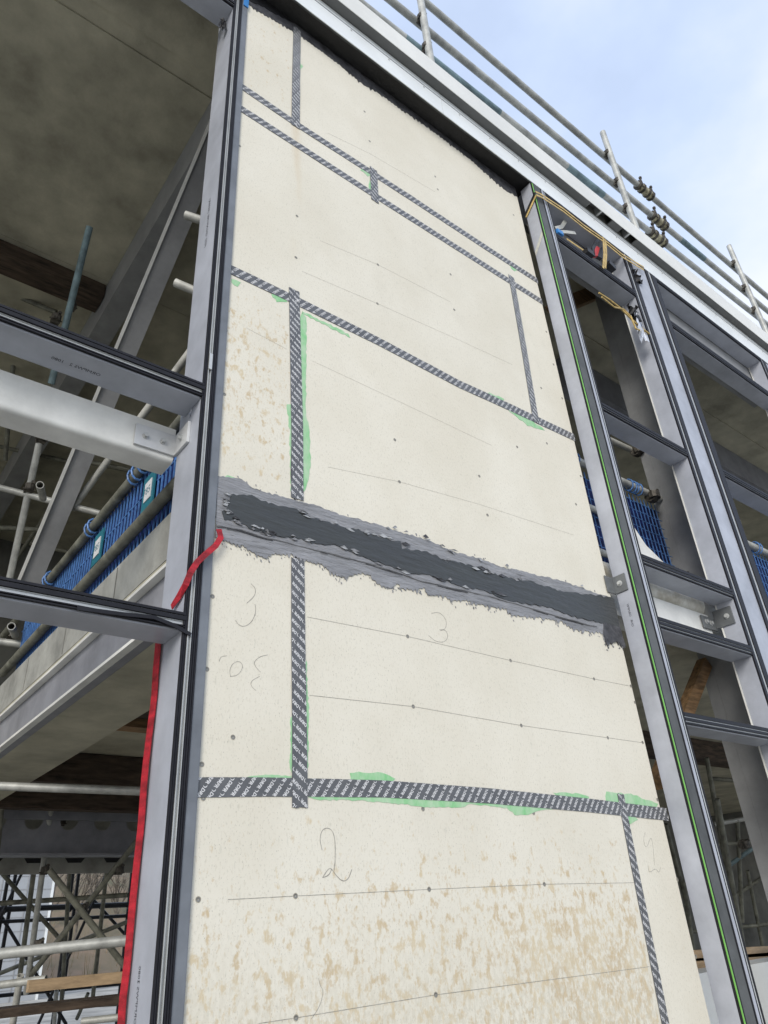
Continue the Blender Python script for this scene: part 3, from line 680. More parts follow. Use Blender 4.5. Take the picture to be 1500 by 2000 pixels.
# ------------------------------------------------------------------ building frame: slabs, walls, columns
us = thing('upper_slab', 'olive grey concrete roof slab soffit over the open bays', 'slab', (0, .3, 6.9))
for y0, y1 in ((.26, .7685), (.77, .908), (.91, 3.0), (3.005, 6.0), (6.005, 9.0)):
    zz = 6.9 if not (.769 < y0 < .9) else 6.915
    MB().box(-8, 16, y0, y1, zz, 7.06).build('soffit_panel', CONC, us)
MB().box(-8, 16, .20, 9.0, 7.061, 7.09).build('deck', CONCD, us)
for x0, x1, y0 in ((-3, .2, 1.0),):
    pass
ms = thing('floor_slab', 'concrete floor slab with steel edge beam above the red strap', 'slab', (.93, .25, 2.8))
MB().box(.93, 3.36, .27, 8.6, 2.86, 3.07).build('slab_edge', CONCE, ms)
for y in (.9, 1.6, 2.3, 3.0): MB().box(.9275, .9299, y, y + .006, 2.87, 3.06).build('joint', CONCD, ms)
MB().box(.932, 3.36, .27, 8.6, 2.838, 2.858).build('soffit', CONC, ms)
eb = MB().box(.95, .99, .27, 8.6, 2.60, 2.837).build('edge_beam', STEELD, ms)
MB().box(.915, .949, .27, 8.6, 2.812, 2.826).build('flange', STEELW, eb); MB().box(.915, .949, .27, 8.6, 2.60, 2.614).build('flange', STEELW, eb)
MB().box(.991, 1.35, .27, 8.6, 2.60, 2.612).build('flange', CONC, eb)
ms2 = thing('floor_slab', 'dark far floor slab soffit deep inside beyond the open void', 'slab', (0, 3.6, 2.8))
MB().box(-8, .90, 3.6, 8.6, 2.84, 3.07).build('soffit', CONC, ms2)
ms3 = thing('floor_slab', 'grey floor slab soffit behind the lower right window bay', 'slab', (3.4, .25, 3.2))
MB().box(3.365, 40, .215, 8.6, 3.20, 3.44).build('slab_edge', CONCE, ms3); MB().box(3.366, 40, .216, 8.6, 3.178, 3.198).build('soffit', CONC, ms3)
bw = thing('back_wall', 'dark concrete wall added to close the upper storey and keep it dark inside', 'wall', (0, 8.7, 3.07))  # added to close off the upper storey so the interior stays dark
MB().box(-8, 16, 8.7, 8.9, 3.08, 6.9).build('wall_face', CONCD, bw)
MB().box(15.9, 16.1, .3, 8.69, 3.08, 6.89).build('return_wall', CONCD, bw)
bw2 = thing('closing_wall', 'dark concrete wall added deep inside to keep the right bay dark', 'wall', (5.6, 7.0, 0))  # added wall blocks daylight from behind, keeping the right bay dark
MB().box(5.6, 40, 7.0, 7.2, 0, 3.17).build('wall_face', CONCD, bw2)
cb = one('ceiling_beam', MB().box(1.15, 1.34, .27, 8.6, 6.52, 6.897), STEELG, 'dark grey beam running inward under the ceiling left of the boards', 'beam')
rk = thing('raking_brace', 'grey steel raking brace slanting down behind the left window frame', 'brace', (1.0, 3.2, 3.07))
pA, pB = WD(449, 205, 5.15), WD(58, 1140, 5.2)
t = (pB - pA).normalized(); sx = t.cross(ray(240, 660).normalized()).normalized()
MB().bar(pA, pB, .135, .10, up=ray(240, 660).normalized()).build('web', STEELG, rk)
MB().bar(pA - sx * .075, pB - sx * .075, .022, .14, up=ray(240, 660).normalized()).build('flange', STEELW, rk)
col = thing('steel_column', 'tall grey steel column standing behind the right mullion', 'column', (5.2, .55, 0))
MB().box(5.02, 5.035, .20, .455, 0, 6.88).build('flange', STEELG, col); MB().box(5.29, 5.305, .20, .455, 0, 6.88).build('flange', STEELG, col)
MB().box(5.0355, 5.2895, .33, .345, 0, 6.88).build('web', STEELG, col)
MB().box(5.0175, 5.0198, .37, .376, 0, 6.88).build('weld_line', STEELG, col)
for lab, x0, x1, y, zz in (('dark ceiling beam crossing deep inside the left bay', -7.5, 1.14, 3.05, 6.74),):
    one('timber_beam', MB().box(x0, x1, y, y + .24, zz, 6.893), TIMBD, 'rust brown timber beam crossing the ceiling in the left bay', 'beam')
one('ceiling_beam', MB().box(5.5, 15, 1.2, 1.45, 6.5, 6.893), STEELD, 'dark steel beam crossing the ceiling at far right', 'beam')
# cellular beam far inside
def cellular(name, label, x0, x1, y, z0, z1, hr, pitch, m):
    t_ = thing(name, label, 'beam', ((x0 + x1) / 2, y, z0)); mb = MB(); zc = (z0 + z1) / 2; x = x0; n_ = 16
    while x + pitch <= x1:
        cx = x + pitch / 2; ring = []; outer = []
        for k in range(n_):
            a = 2 * math.pi * (k + .5) / n_; ring.append((cx + hr * math.cos(a), y, zc + hr * math.sin(a)))
            s_ = 1 / max(abs(math.cos(a)) / (pitch / 2), abs(math.sin(a)) / ((z1 - z0) / 2)); outer.append((cx + s_ * math.cos(a), y, zc + s_ * math.sin(a)))
        mb.add(ring + outer, [(k, (k + 1) % n_, n_ + (k + 1) % n_, n_ + k) for k in range(n_)])
        for sx_ in (-1, 1):
            for sz in (-1, 1):
                c_ = (cx + sx_ * pitch / 2, y, zc + sz * (z1 - z0) / 2)
                near = sorted(range(n_), key=lambda k: (Vector(outer[k]) - Vector(c_)).length)[:2]
                mb.add([outer[near[0]], outer[near[1]], c_], [(0, 1, 2)])
        x += pitch
    mb.build('web', m, t_); MB().box(x0, x1, y - .09, y + .09, z1 + .001, z1 + .018).build('flange', m, t_); MB().box(x0, x1, y - .09, y + .09, z0 - .018, z0 - .001).build('flange', m, t_)
cellular('cellular_beam', 'dark cellular steel beam with round holes deep inside lower left', -1, 4.5, 4.9, W(150, 1668, 4.9).z, 2.80, .075, .29, STEELD)
zc = (W(150, 1668, 4.9).z + 2.80) / 2
one('hole_cover', MB().box(-1, 4.5, 4.86, 4.88, zc + .002, 2.79), STEELD, 'dark plate added over the upper half of the beam holes to leave half moons', 'plate')  # added plate hides the hole tops so only bright half-moons show
dk = thing('deck_edge', 'grey edge strip with dark trapezoid notches under the far slab', 'deck edge', (0, 5.6, 2.4))
MB().box(-3, 8, 5.60, 5.63, W(150, 1706, 5.6).z, 2.83).build('edge_trim', CONCE, dk)  # raised behind the beam holes in a pale colour so they look lit
for k in range(14): MB().slab([(x_ + .1 + k * .36, 5.595, W(150, 1676, 5.6).z + z_) for x_, z_ in ((0, .0), (.03, -.04), (.15, -.04), (.18, .0))], (0, .004, 0)).build('notch', BLKP, dk)
# timbers under the slab
for lab, y, z0, z1, d, x1 in (('dark timber joist against the slab soffit nearest the red strap', 1.68, 2.70, 2.834, .32, 4.5), ('stained timber joist beside the dark joist on the soffit', 2.04, 2.66, 2.834, .12, 4.5),
                              ('long dark timber bearer under the soffit above the pale tube', 3.6, 2.62, 2.83, .10, 5.5), ('dark timber bearer deepest under the slab soffit', 4.4, 2.56, 2.83, .12, 5.5)):
    one('timber_joist', MB().box(1.36 if y < 3 else 1.0, x1, y, y + d, z0, z1), TIMBD if 'stained' not in lab else TIMB, lab, 'timber')

# ------------------------------------------------------------------ scaffold tubes inside, left
TR = .02415
def tpx(mb, a, b_, th, th2=None, hollow=True, r=TR):
    pa, pb_ = WD(*a, 68. / th), WD(*b_, 68. / (th2 or th)); mb.tube(pa, pb_, r, 14, hollow); return pa, pb_
def coupler(parent, p, r=.036, m=RUST):
    p = Vector(p); mb = MB()
    mb.tube(p + Vector((-.028, 0, 0)), p + Vector((.028, 0, 0)), r, 10, False).tube(p + Vector((0, -.02, -.026)), p + Vector((0, -.02, .026)), r * .95, 10, False)
    mb.tube(p + Vector((.012, -.05, .035)), p + Vector((.012, .03, .035)), .007, 6, False).tube(p + Vector((.012, -.06, .035)), p + Vector((.012, -.048, .035)), .014, 6, False)
    mb.tube(p + Vector((-.045, -.03, -.02)), p + Vector((.04, -.03, -.02)), .006, 6, False)
    return mb.build('coupler', m, parent)
isf = thing('scaffold', 'grey tube scaffold standing inside the left bay with cross braces', 'scaffold', (1.2, 2.5, 0))
for a, b_, th, m, nm in [((0, 1863), (258, 1836), 20, GALV, 'ledger'), ((93, 1500), (35, 1935), 9.5, GALVD, 'standard'), ((110, 1500), (51, 1940), 11, GALV, 'standard'),
                     ((96, 1699), (250, 1895), 12, GALVD, 'brace'), ((270, 1640), (60, 1905), 11, GALVD, 'brace'), ((-10, 1535), (295, 1546), 16, GALV, 'ledger'),
                     ((81, 1617), (280, 1530), 9.5, TUBEW, 'brace'), ((-10, 1432), (57, 1433), 15, TUBEW, 'ledger'), ((80, 850), (10, 1170), 13, GALV, 'standard'),
                     ((-10, 950), (195, 1003), 13, GALV, 'ledger'), ((-10, 1252), (64, 1261), 14, GALV, 'ledger'), ((362, 420), (425, 441), 17, TUBEW, 'transom_tube'), ((342, 552), (420, 585), 17, TUBEW, 'transom_tube'),
                     ((395, 655), (268, 826), 15, TUBEW, 'brace'), ((225, 880), (140, 995), 13, TUBEW, 'brace'), ((175, 443), (100, 750), 13, TUBEBLUE, 'standard'), ((60, 1240), (50, 1310), 12, TUBEW, 'standard'),
                     ((-10, 1030), (80, 1035), 10, GALVD, 'ledger'), ((160, 900), (290, 925), 10, GALVD, 'ledger'), ((0, 565), (110, 610), 10, GALVD, 'ledger'), ((-10, 1925), (90, 1912), 14, GALV, 'ledger'),
                     ((20, 1400), (-30, 1900), 12, GALVD, 'standard'), ((-10, 1630), (120, 1626), 10, TUBEBLUE, 'ledger'), ((-10, 1395), (130, 1405), 8, GALVD, 'ledger'), ((150, 1500), (135, 1640), 7, GALVD, 'standard'),
                     ((40, 1905), (20, 2030), 13, TUBEW, 'standard'), ((110, 1935), (104, 2030), 8, GALV, 'standard'), ((150, 1990), (172, 1940), 7, GALVD, 'brace'), ((-10, 1972), (230, 1960), 9, GALVD, 'ledger'), ((160, 1995), (250, 1985), 13, GALV, 'ledger'),
                     ((200, 1450), (175, 1640), 7, GALVD, 'standard'), ((-10, 870), (150, 905), 8, GALVD, 'ledger'), ((30, 660), (10, 900), 9, GALVD, 'standard'), ((60, 1060), (160, 1085), 8, GALVD, 'ledger'), ((20, 1110), (120, 960), 8, GALVD, 'brace'),
                     ((-10, 640), (190, 720), 9, GALVD, 'ledger'), ((205, 620), (190, 720), 9, GALVD, 'standard'), ((140, 1640), (120, 1960), 8, GALVD, 'standard'), ((-10, 1765), (250, 1748), 9, GALVD, 'ledger'), ((215, 1640), (180, 1960), 8, GALVD, 'standard'), ((-10, 1905), (250, 1800), 8, GALVD, 'brace'), ((-10, 1690), (140, 1860), 8, GALVD, 'brace'), ((-10, 1570), (240, 1592), 8, GALVD, 'ledger'), ((30, 1480), (200, 1640), 8, GALVD, 'brace')]:
    mb = MB(); tpx(mb, a, b_, th); mb.build(nm, m, isf, smooth=True)
for p, th in (((56, 955), 13), ((80, 858), 13), ((108, 625), 13), ((140, 600), 11), ((53, 1255), 13), ((20, 1240), 13), ((86, 1700), 11), ((162, 1775), 11.5), ((75, 1845), 12), ((232, 1700), 11), ((120, 1605), 10), ((262, 1540), 12), ((392, 700), 15)):
    coupler(isf, WD(*p, 68. / th))
for p, th in (((78, 947), 15), ((22, 1223), 15)):
    c = WD(*p, 68. / th); d = (c - CAMP).normalized(); MB().tube(c, c + (d + Vector((.2, .5, 0))).normalized() * .5, TR, 14).build('transom_tube', TUBEW, isf, smooth=True)
one('timber_board', MB().box(W(58, 1915, 3.55).x, 2.9, 3.55, 3.6, W(150, 1929, 3.55).z, W(150, 1906, 3.55).z), TIMBL, 'pale timber scaffold board across the lower left opening', 'timber')
one('timber_board', MB().box(-2, 2.9, 3.0, 3.25, W(150, 1972, 3.).z, W(150, 1955, 3.).z), TIMBD, 'dark scaffold board below the pale one at lower left', 'timber')

# far scaffold: its backlit silhouette is put into the black tube colour
fs = thing('scaffold', 'far scaffold of paired uprights coloured black as a silhouette against the hillside', 'scaffold', (4, 11, 0))
for k in range(6):
    x = 2.1 + k * .95
    for dx in (0, .13): MB().tube((x + dx, 11 + dx, 0), (x + dx, 11 + dx, 5.5), .028, 8, False).build('standard', BLKP, fs)
for z_ in (2.08, 1.92, 1.12, 1.0): MB().tube((1.2, 10.95, z_ + .05), (8, 10.95, z_ + .03), .026 if z_ < 2 else .04, 8, False).build('ledger', BLKP, fs)
MB().tube((4.2, 11, .6), (2.6, 11, 2.6), .024, 8, False).build('brace', BLKP, fs); MB().tube((4.4, 11.05, 2.2), (6.2, 11.05, .6), .024, 8, False).build('brace', BLKP, fs)
for k in range(6):
    for z_ in (2.1, 1.1): coupler(fs, (2.1 + k * .95, 10.95, z_), .05, BLKP)
for k in range(5): MB().tube((2.4 + 1.3 * k, 10.85, .2 + .3 * (k % 2)), (3.3 + 1.3 * k, 10.85, 2.9), .022, 8, False).build('brace', BLKP, fs)
for k in range(6): MB().tube((2.6 + .9 * k, 10.9, 1.16), (3.1 + .9 * k, 10.9, 1.17), .03, 8, False).build('ledger', TUBEBLUE, fs)
# far white building and bare trees
fb = thing('building', 'white panelled building far behind the scaffold at lower left', 'building', (8, 30, 0))
x0, x1 = W(0, 1800, 30).x - 6, W(92, 1800, 30).x
MB().box(x0, x1, 30, 40, 0, 4.6).build('wall', CLAD, fb)
for k in range(10): MB().box(x0, x1 + .004, 29.985, 29.999, .35 + .45 * k, .37 + .45 * k).build('panel_joint', STEELG, fb)
for k in range(9): MB().box(x1 - .9 * (k + 1), x1 - .9 * (k + 1) + .03, 29.98, 29.998, 0, 4.6).build('panel_joint', STEELG, fb)
MB().box(x1 - .02, x1 + .06, 29.95, 30.05, 0, 4.65).build('corner_trim', WHITE, fb)
MB().box(x0, x1 + .2, 29.8, 40, 4.66, 4.8).build('roof', STEELG, fb)
def tree(x, y, hgt, label, seed):
    rnd = random.Random(seed); zb = max(0, 18 * (y - 40) / 60 * (1 - .3 * (y - 40) / 60) - .5)
    t_ = thing('bare_tree', label, 'tree', (x, y, zb), 'bare trees on the hillside'); tr, cr = MB(), MB()
    def br(p, d, L_, r, lev):
        q = p + d * L_; (tr if lev < 2 else cr).tube(p, q, r, 5, False, r * .65)
        if lev >= 4: return
        for k in range(3 if lev else 5):
            a = rnd.uniform(0, 6.28); e = rnd.uniform(.35, .85); dd = (d + Vector((math.cos(a), math.sin(a), rnd.uniform(0, .5))) * e).normalized()
            br(p + d * L_ * rnd.uniform(.45, 1.), dd, L_ * rnd.uniform(.5, .72), r * .6, lev + 1)
    br(Vector((x, y, zb - .3)), Vector((rnd.uniform(-.08, .08), 0, 1)).normalized(), hgt * .42, hgt * .016, 0)
    tr.build('trunk', BARK, t_); cr.build('crown', BARK, t_)
names = ['slim bare tree left of the others on the hillside', 'bare tree second from the left on the hillside', 'bare tree with pale spreading twigs mid hillside', 'bare tree behind the crossing scaffold braces', 'bare tree right of the crossing braces on the hillside', 'tallest bare tree low on the slope', 'bare tree furthest right on the hillside', 'small bare tree near the foot of the slope', 'bare tree near the white building', 'bare tree highest on the slope']
for k, nm in enumerate(names):
    px = 20 + 26 * k; y = 44 + (k * 7) % 17; tree(W(px, 1800, y).x, y, 5.5 + (k * 5 % 4) * .8, nm, k)
bush = MB(); rnd = random.Random(3)
for k in range(2600):
    x = rnd.uniform(4, 30); y = rnd.uniform(41, 75); zb = max(0, 18 * (y - 40) / 60 * (1 - .3 * (y - 40) / 60) - .5); a = rnd.uniform(0, 6.28)
    p = Vector((x, y, zb)); q = p + Vector((rnd.uniform(-.4, .4), rnd.uniform(-.3, .3), rnd.uniform(.4, 1.7))); w_ = rnd.uniform(.012, .035)
    bush.add([p + Vector((-w_, 0, 0)), p + Vector((w_, 0, 0)), q], [(0, 1, 2)])
sc = bush.build('undergrowth', mat('dry_undergrowth', (.27, .19, .12), .9, 0, .4, 2, col2=(.16, .15, .08))); sc['kind'] = 'stuff'; sc['label'] = 'dry brown undergrowth on the hillside'; sc['category'] = 'undergrowth'

# ------------------------------------------------------------------ blue mesh barriers
def lattice(parent, o, ex, ez, L_, H_, su, sv, r=.0035):
    o, ex, ez = Vector(o), Vector(ex), Vector(ez); mb = MB(); k = 0; u = 0; nn = ex.cross(ez)
    while u <= L_:
        mb.bar(o + ex * u, o + ex * u + ez * H_, r * 2, r * 2, up=nn); u += su; k += 1
    v = 0
    while v <= H_:
        i = 0; u = 0
        while u < L_ - su * .5:
            vv = v + .012 * noise.noise(Vector((i * .9, v * 7, 2)))
            if vv <= H_: mb.bar(o + ex * u + ez * vv, o + ex * (u + su) + ez * vv, r * 1.8, r * 1.8, up=nn)
            u += su; i += 1
        v += sv
    return mb.build('mesh', BLUEL, parent)
def rings(parent, p, ax, r):
    p, ax = Vector(p), Vector(ax).normalized(); a = ax.cross(Vector((0, 0, 1))).normalized(); b_ = Vector((0, 0, 1))
    for off in (-.02, .03):
        mb = MB(); pts = [p + ax * off + (a * math.cos(t_) + b_ * math.sin(t_) * 1.25) * r for t_ in [2 * math.pi * k / 10 for k in range(11)]]; mb.path(pts, .0055, 5).build('hook', BLUEL, parent)
bl1 = thing('mesh_barrier', 'blue plastic mesh barrier with tags along the slab edge at left', 'barrier', (.95, .3, 3.07))
lattice(bl1, (.965, .3, 3.085), (0, 1, 0), (0, 0, 1), 2.5, .47, .044, .15, .0032)
MB().box(.985, .99, .3, 2.8, 3.08, 3.55).build('net_backing', BLUED, bl1)
MB().tube((.94, .28, 3.535), (.94, 3.4, 3.505), TR, 14).build('rail', GALVD, bl1, smooth=True); MB().tube((.935, .28, 3.195), (.935, 3.0, 3.165), TR * 1.1, 14).build('rail', GALVD, bl1, smooth=True)
for y, z_ in ((.72, 3.53), (.84, 3.53), (1.45, 3.525), (2.2, 3.52)): rings(bl1, (.94, y, z_), (0, 1, 0), .034)
for y in (.62, 1.28):
    tg = MB().box(.950, .957, y, y + .13, 3.27, 3.45).build('tag_plate', TEAL, bl1); MB().box(.946, .9495, y + .025, y + .10, 3.31, 3.41).build('tag_label', PRNT, tg)
    tm = MB(); text_on(tm, '785', .055, (.9455, y + .112, 3.342), (0, -1, 0), (0, 0, 1)); tm.build('tag_number', TEAL, tg)
bl2 = thing('mesh_barrier', 'blue plastic mesh barrier behind the slim right window bay', 'barrier', (4.3, .5, 3.6))
lattice(bl2, (3.3, .42, 3.62), (1, 0, 0), (0, 0, 1), 1.7, .78, .05, .08, .0026); MB().box(3.3, 5.0, .45, .455, 3.62, 4.38).build('net_backing', BLUED, bl2)
MB().tube((3.3, .39, 4.44), (5.0, .39, 4.46), TR * 1.2, 14).build('rail', TUBEW, bl2, smooth=True); MB().tube((3.3, .39, 3.70), (5.0, .39, 3.72), TR, 14).build('rail', TUBEW, bl2, smooth=True)
MB().tube((3.3, .39, 4.05), (4.2, .39, 4.06), TR, 14).build('rail', TUBEW, bl2, smooth=True)
for x in (4.6, 4.68, 3.9): rings(bl2, (x, .39, 4.45), (1, 0, 0), .04)
for x, z_ in ((4.85, 4.42), (4.95, 3.72)): coupler(bl2, (x, .37, z_), .05)
bl3 = thing('mesh_barrier', 'blue plastic mesh barrier at the right edge of view', 'barrier', (6.6, .5, 3.6))
lattice(bl3, (5.5, .42, 3.62), (1, 0, 0), (0, 0, 1), 2.4, .78, .06, .09, .0035); MB().box(5.5, 7.9, .45, .455, 3.62, 4.38).build('net_backing', BLUED, bl3)
MB().tube((5.4, .39, 4.42), (8, .39, 4.42), TR * 1.2, 14).build('rail', TUBEW, bl3, smooth=True); MB().tube((5.4, .39, 3.66), (8, .39, 3.66), TR * 1.3, 14).build('rail', TUBEW, bl3, smooth=True)
for x in (6.2, 6.55, 6.9): rings(bl3, (x, .39, 4.42), (1, 0, 0), .045)
q = [WZ(1180, 860, 4.75), WZ(1255, 885, 4.75)]
ht = thing('scaffold', 'short pale tube with rusty coupler behind the right bay transom', 'scaffold', (4.3, .5, 4.9))
MB().tube(W(1160, 845, .5), W(1245, 885, .5), TR * 1.1, 14).build('ledger', TUBEW, ht, smooth=True); coupler(ht, W(1243, 882, .46), .045)
MB().tube(W(1400, 950, .5), W(1520, 1012, .5), TR * 1.2, 14).build('ledger', TUBEW, ht, smooth=True)
one('cover_sheet', MB().slab([W(*p, .2) for p in ((1232, 1020), (1262, 1065), (1296, 1098), (1275, 1094), (1252, 1088), (1240, 1060))], (0, .006, 0)), STEELW, 'white curved sheet scrap leaning beside the blue mesh at right', 'sheet')
# timbers and props on the right
one('timber_beam', MB().bar(W(1080, 605, .5), W(1168, 570, .5), .10, .13), TIMB, 'brown timber beam behind the upper right window bay', 'timber')
one('timber_prop', MB().bar(W(1376, 1296, .40), W(1284, 1530, .40), .085, .07, up=(0, -1, 0)), TIMB, 'orange brown timber prop slanting behind the lower right bay', 'timber')
for k, (a, b_) in enumerate((((1330, 1868), (1520, 1856)), ((1330, 1885), (1520, 1868)))):
    one('timber_rail', MB().bar(W(*a, 1.0), W(*b_, 1.0), .05, .06), TIMBL, ('upper' if k == 0 else 'lower') + ' pale timber rail low in the right bay', 'timber')
rs = thing('scaffold', 'dark scaffold tubes standing inside the right bay', 'scaffold', (5, 1.5, 0))
for a, b_, th, m in (((1400, 1560), (1455, 1870), 11, GALVD), ((1440, 1880), (1500, 1960), 14, GALVD), ((1400, 1650), (1500, 1640), 8, GALVD), ((1430, 1900), (1520, 1890), 9, GALVD), ((1410, 1700), (1480, 1650), 8, TUBEBLUE), ((1440, 1600), (1450, 1800), 8, GALVD), ((1380, 1480), (1420, 1700), 9, GALVD), ((1395, 1610), (1510, 1590), 8, GALV), ((1420, 1760), (1510, 1700), 7, GALVD), ((1460, 1700), (1490, 1850), 7, GALVD), ((1385, 1520), (1500, 1530), 8, GALVD), ((1350, 1820), (1500, 1805), 7, GALVD), ((1470, 1930), (1420, 1990), 8, GALV), ((1300, 1610), (1340, 1760), 8, GALVD), ((1335, 1720), (1360, 1900), 9, GALVD)):
    mb = MB(); tpx(mb, a, b_, th); mb.build('tube', m, rs, smooth=True)
for p in ((1455, 1868), (1452, 1650)): coupler(rs, WD(*p, 6.))
one('timber_joist', MB().box(3.4, 12, 2.2, 2.4, 2.95, 3.174), TIMBD, 'dark timber joist under the slab soffit in the right bay', 'timber')
one('stacked_panel', MB().box(4.45, 7, .7, .9, 0, W(1490, 1880, .7).z), WHITE, 'pale board standing at the foot of the right bay', 'panel')

# ------------------------------------------------------------------ roof guard rail
gr = thing('guard_rail', 'galvanised scaffold guard rail with three tubes along the roof edge', 'guard rail', (4, -.05, 7.3))
PX = (-.2, 2.437, 5.075, 7.668, 10.2)
lines = [((1.2, 8.40), (9.5, 8.53)), ((1.2, 7.885), (9.5, 8.13)), ((1.2, 7.44), (9.5, 7.775))]
for (xa, za), (xb, zb_) in lines:
    sl_ = (zb_ - za) / (xb - xa); x0, x1 = -1, 11
    MB().tube((x0, -.05, za + sl_ * (x0 - xa)), (x1, -.05, za + sl_ * (x1 - xa)), TR * 1.25, 16).build('rail', GALV, gr, smooth=True)
def zr(i, x):
    (xa, za), (xb, zb_) = lines[i]; return za + (zb_ - za) / (xb - xa) * (x - xa)
for x in PX:
    MB().tube((x, -.112, 7.02), (x, -.112, 8.80), TR * 1.25, 16).build('post', GALV, gr, smooth=True)
    for i in range(3): coupler(gr, (x, -.075, zr(i, x)), .042)
for (px_, py_), i in (((1254, 360), 0), ((1283, 424), 1), ((1283, 464), 2)):
    x = W(px_, py_, -.05).x; mb = MB(); zz = zr(i, x)
    mb.tube((x - .13, -.05, zz), (x + .13, -.05, zz), .045, 14, False)
    sc_ = mb.build('sleeve_coupler', COUPY, gr, smooth=True)
    for dx in (-.12, -.05, .05, .12):
        MB().tube((x + dx - .012, -.05, zz), (x + dx + .012, -.05, zz), .054, 12, False).build('collar', RUST, sc_)
    for dx in (-.1, .1):
        MB().tube((x + dx, -.09, zz - .06), (x + dx, -.09, zz + .085), .009, 6, False).tube((x + dx, -.09, zz + .085), (x + dx, -.09, zz + .105), .018, 6, False).build('bolt', RUST, sc_)
for x0, x1, i in ((2.25, 3.3, 2), (4.2, 4.75, 2), (6.3, 6.8, 1)):
    MB().tube((x0, -.05, zr(i, x0)), (x1, -.05, zr(i, x1)), TR * 1.25 + .0008, 16, False).build('paint_mark', TUBEBLUE, gr, smooth=True)

# ------------------------------------------------------------------ red strap
st = [WX(428, 1036, .925), WX(430, 1052, .925), W(421, 1066, -.022), W(402, 1082, -.026), W(385, 1098, -.028), W(372, 1118, -.028), W(362, 1142, -.02), W(350, 1165, .02), W(336, 1186, .07)]
st[0] = W(427, 1034, -.018); st[1] = W(431, 1050, -.02)
low = [WX(326, 1195, .872), WX(316, 1256, .872)] + [WX(*p, .872 + d) for p, d in (((306, 1340), -.004), ((297, 1440), 0), ((285, 1560), -.006), ((276, 1650), 0), ((268, 1740), -.006), ((260, 1830), -.002), ((251, 1930), -.006), ((243, 2010), 0), ((230, 2150), 0), ((225, 2250), 0))]
low = [Vector((.8725, .160, p.z)) for p in low]
rsb = thing('strap', 'red webbing strap wrapped round the left mullion and hanging down its back edge', 'strap', (.87, .17, 1.0))
MB().ribbon(st, [Vector((0, -1, 0))] * 7 + [Vector((-.6, -.8, 0)), Vector((-1, -.3, 0))], .021, .003).build('loop', RED, rsb)
fine = []
for a, c in zip(low[:-1], low[1:]):
    for k in range(6): p = a.lerp(c, k / 6); fine.append(p + Vector((.006 * noise.noise(p * 8) - .004, .004 * noise.noise(p * 5 + Vector((3, 0, 0))), 0)))
MB().ribbon(fine, (-1, -.15, 0), .034, .003).build('tail', RED, rsb)

# ------------------------------------------------------------------ loose scraps and the tied tool
def scrap(name, label, cat, c, w_, h_, m, seed, Y):
    rnd = random.Random(seed); P_ = W(*c, Y); mb = MB(); n_ = 7
    for i in range(n_):
        for j in range(n_):
            mb.v.append(P_ + Vector(((i / (n_ - 1) - .5) * w_ + rnd.uniform(-1, 1) * w_ * .12, rnd.uniform(-1, 1) * w_ * .3, (j / (n_ - 1) - .5) * h_ + rnd.uniform(-1, 1) * h_ * .1)))
    for i in range(n_ - 1):
        for j in range(n_ - 1): mb.f.append((i * n_ + j, (i + 1) * n_ + j, (i + 1) * n_ + j + 1, i * n_ + j + 1))
    return one(name, mb, m, label, cat)
scrap('film_scrap', 'crumpled pale film stuck below the lower left transom', 'film', (335, 1278), .028, .075, FILM, 1, .12)
scrap('film_scrap', 'crumpled film under the upper left transom beside the bracket', 'film', (379, 800), .03, .07, FILM, 2, .08)
scrap('film_scrap', 'dark crumpled film at the top corner of the left frame', 'film', (436, 48), .04, .11, BLKP, 3, .06)
scrap('film_scrap', 'dark crumpled film on the right mullion near the yellow cord', 'film', (1238, 612), .12, .18, BLKP, 4, YF - .02)
scrap('film_scrap', 'torn dark film at the top of the right mullion', 'film', (1245, 540), .09, .14, BLKP, 5, YF - .02)
scrap('film_scrap', 'pale torn film hanging at the rear of the right mullion', 'film', (1250, 640), .08, .26, FILM, 6, YF - .02)
cdm = MB().path([W(*p, YF - .02) for p in ((1170, 572), (1190, 585), (1207, 598), (1222, 612), (1235, 625), (1252, 640), (1268, 652))], .008, 6).path([W(*p, YF - .026) for p in ((1175, 580), (1200, 600), (1218, 604), (1232, 618), (1242, 642), (1258, 648))], .007, 6)
one('cord', cdm, YELW, 'twisted yellow cord trailing from the slim bay to the right mullion', 'cord')
ys = thing('yellow_strap', 'twin yellow straps tied round the top of the right mullion', 'strap', (X1, YF, 6.4))
pp_ = [(1042, 392), (1057, 380), (1100, 408), (1140, 440), (1176, 465), (1215, 497), (1240, 512), (1257, 522)]
for off in (0, .03):
    pts = [W(p[0], p[1] + off * 170, YF - .03) for p in pp_[1:]]
    MB().ribbon(pts, (0, -1, 0), .018, .003).build('strap_run', YELW, ys)
    a = W(1057, 380 + off * 170, YF - .03); b_ = Vector((X1 - .006, YF - .028, a.z - .03)); c_ = Vector((X1 - .006, YF + .1, a.z - .15))
    MB().ribbon([a, b_ + Vector((-.0, -.004, 0))], (0, -1, 0), .018, .003).build('strap_run', YELW, ys)
    MB().ribbon([b_, c_], (-1, 0, 0), .018, .003).build('strap_run', YELW if off else BLKP, ys)
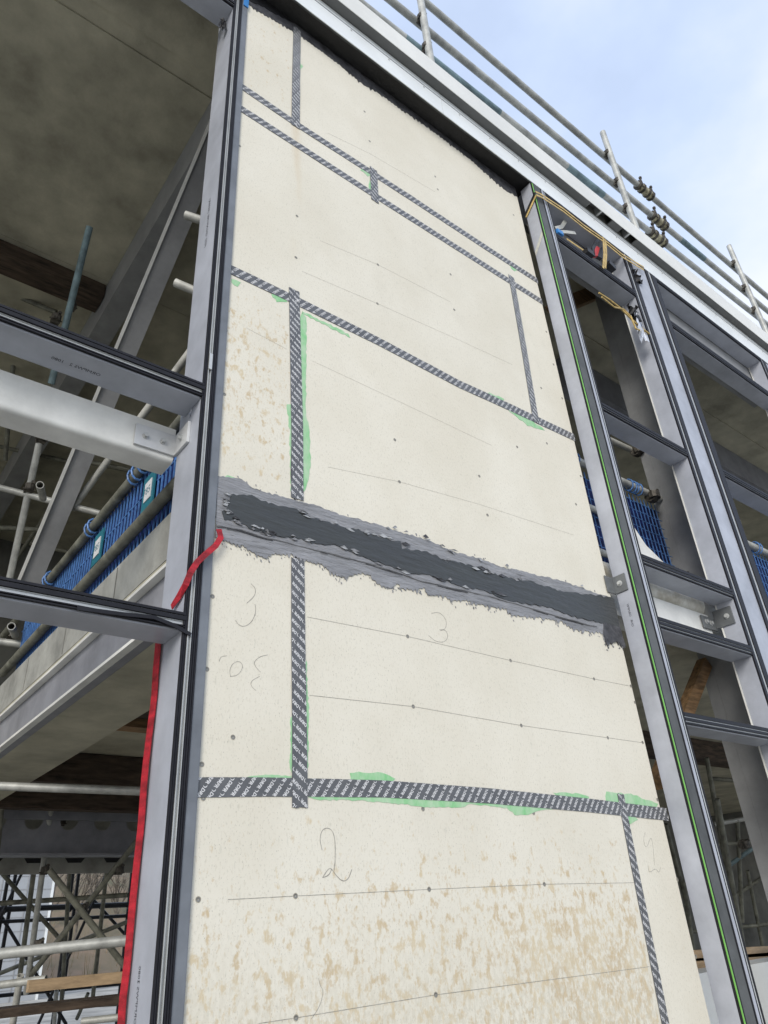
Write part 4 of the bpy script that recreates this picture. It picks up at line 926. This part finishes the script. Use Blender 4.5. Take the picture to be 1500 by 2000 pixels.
for px_ in (1178, 1182):
    MB().ribbon([W(px_, 464 + (px_ - 1178) * 1, YF - .033), W(px_ + 2, 495, YF - .034), W(px_, 524, YF - .03)], (0, -1, 0), .02, .003).build('strap_drop', YELW, ys)
MB().ribbon([W(1107, 467, YF + .05), W(1145, 493, YF + .05)], (0, -1, 0), .02, .003).build('strap_run', YELW, ys)
tool = thing('ratchet_tool', 'red and black ratchet lying on the top transom under yellow straps', 'tool', (4.1, YF, 6.2))
MB().slab([W(*p, YF) for p in ((1158, 498), (1160, 485), (1166, 480), (1172, 484), (1168, 500))], (0, .03, 0)).build('grip', REDP, tool, bevel=.004)
MB().slab([W(*p, YF + .03) for p in ((1168, 500), (1172, 484), (1176, 482), (1177, 505))], (0, .03, 0)).build('housing', BLKP, tool)
MB().ribbon([W(*p, YF + .01) for p in ((1174, 465), (1164, 472), (1157, 487), (1159, 500))], (0, -1, 0), .03, .01).build('handle', BLKP, tool)
MB().bar(W(1143, 490, YF + .01), W(1156, 500, YF + .01), .05, .05).build('hook', BLKP, tool)
MB().bar(W(1185, 515, YF + .01), W(1198, 528, YF + .01), .06, .05).build('buckle', BLKP, tool)
bt = thing('clear_tape_scrap', 'clear tape strips with a blue tab on the left end of the top transom', 'tape', (3.6, YF, 6.2))
MB().ribbon([W(*p, YF + .05) for p in ((1116, 419), (1104, 432), (1097, 443), (1085, 446))], (0, -1, 0), .035, .002).build('strip', CLEAR, bt)
MB().ribbon([W(*p, YF + .03) for p in ((1088, 452), (1106, 453), (1124, 455))], (0, -1, 0), .03, .002).build('strip', CLEAR, bt)
MB().bar(W(1085, 453, YF + .01), W(1096, 460, YF + .01), .05, .045).build('tab', BLUP, bt, bevel=.006)
one('tape_scrap', MB().slab([Vector((X1 - .003, y, z_)) for y, z_ in ((YF, W(1053, 447, YF).z), (YF, W(1053, 454, YF).z), (YF + .098, W(1042, 466, YF).z), (YF + .098, W(1042, 459, YF).z))], (.002, 0, 0)), CLEAR, 'short strip of clear tape on the side of the right frame', 'tape')
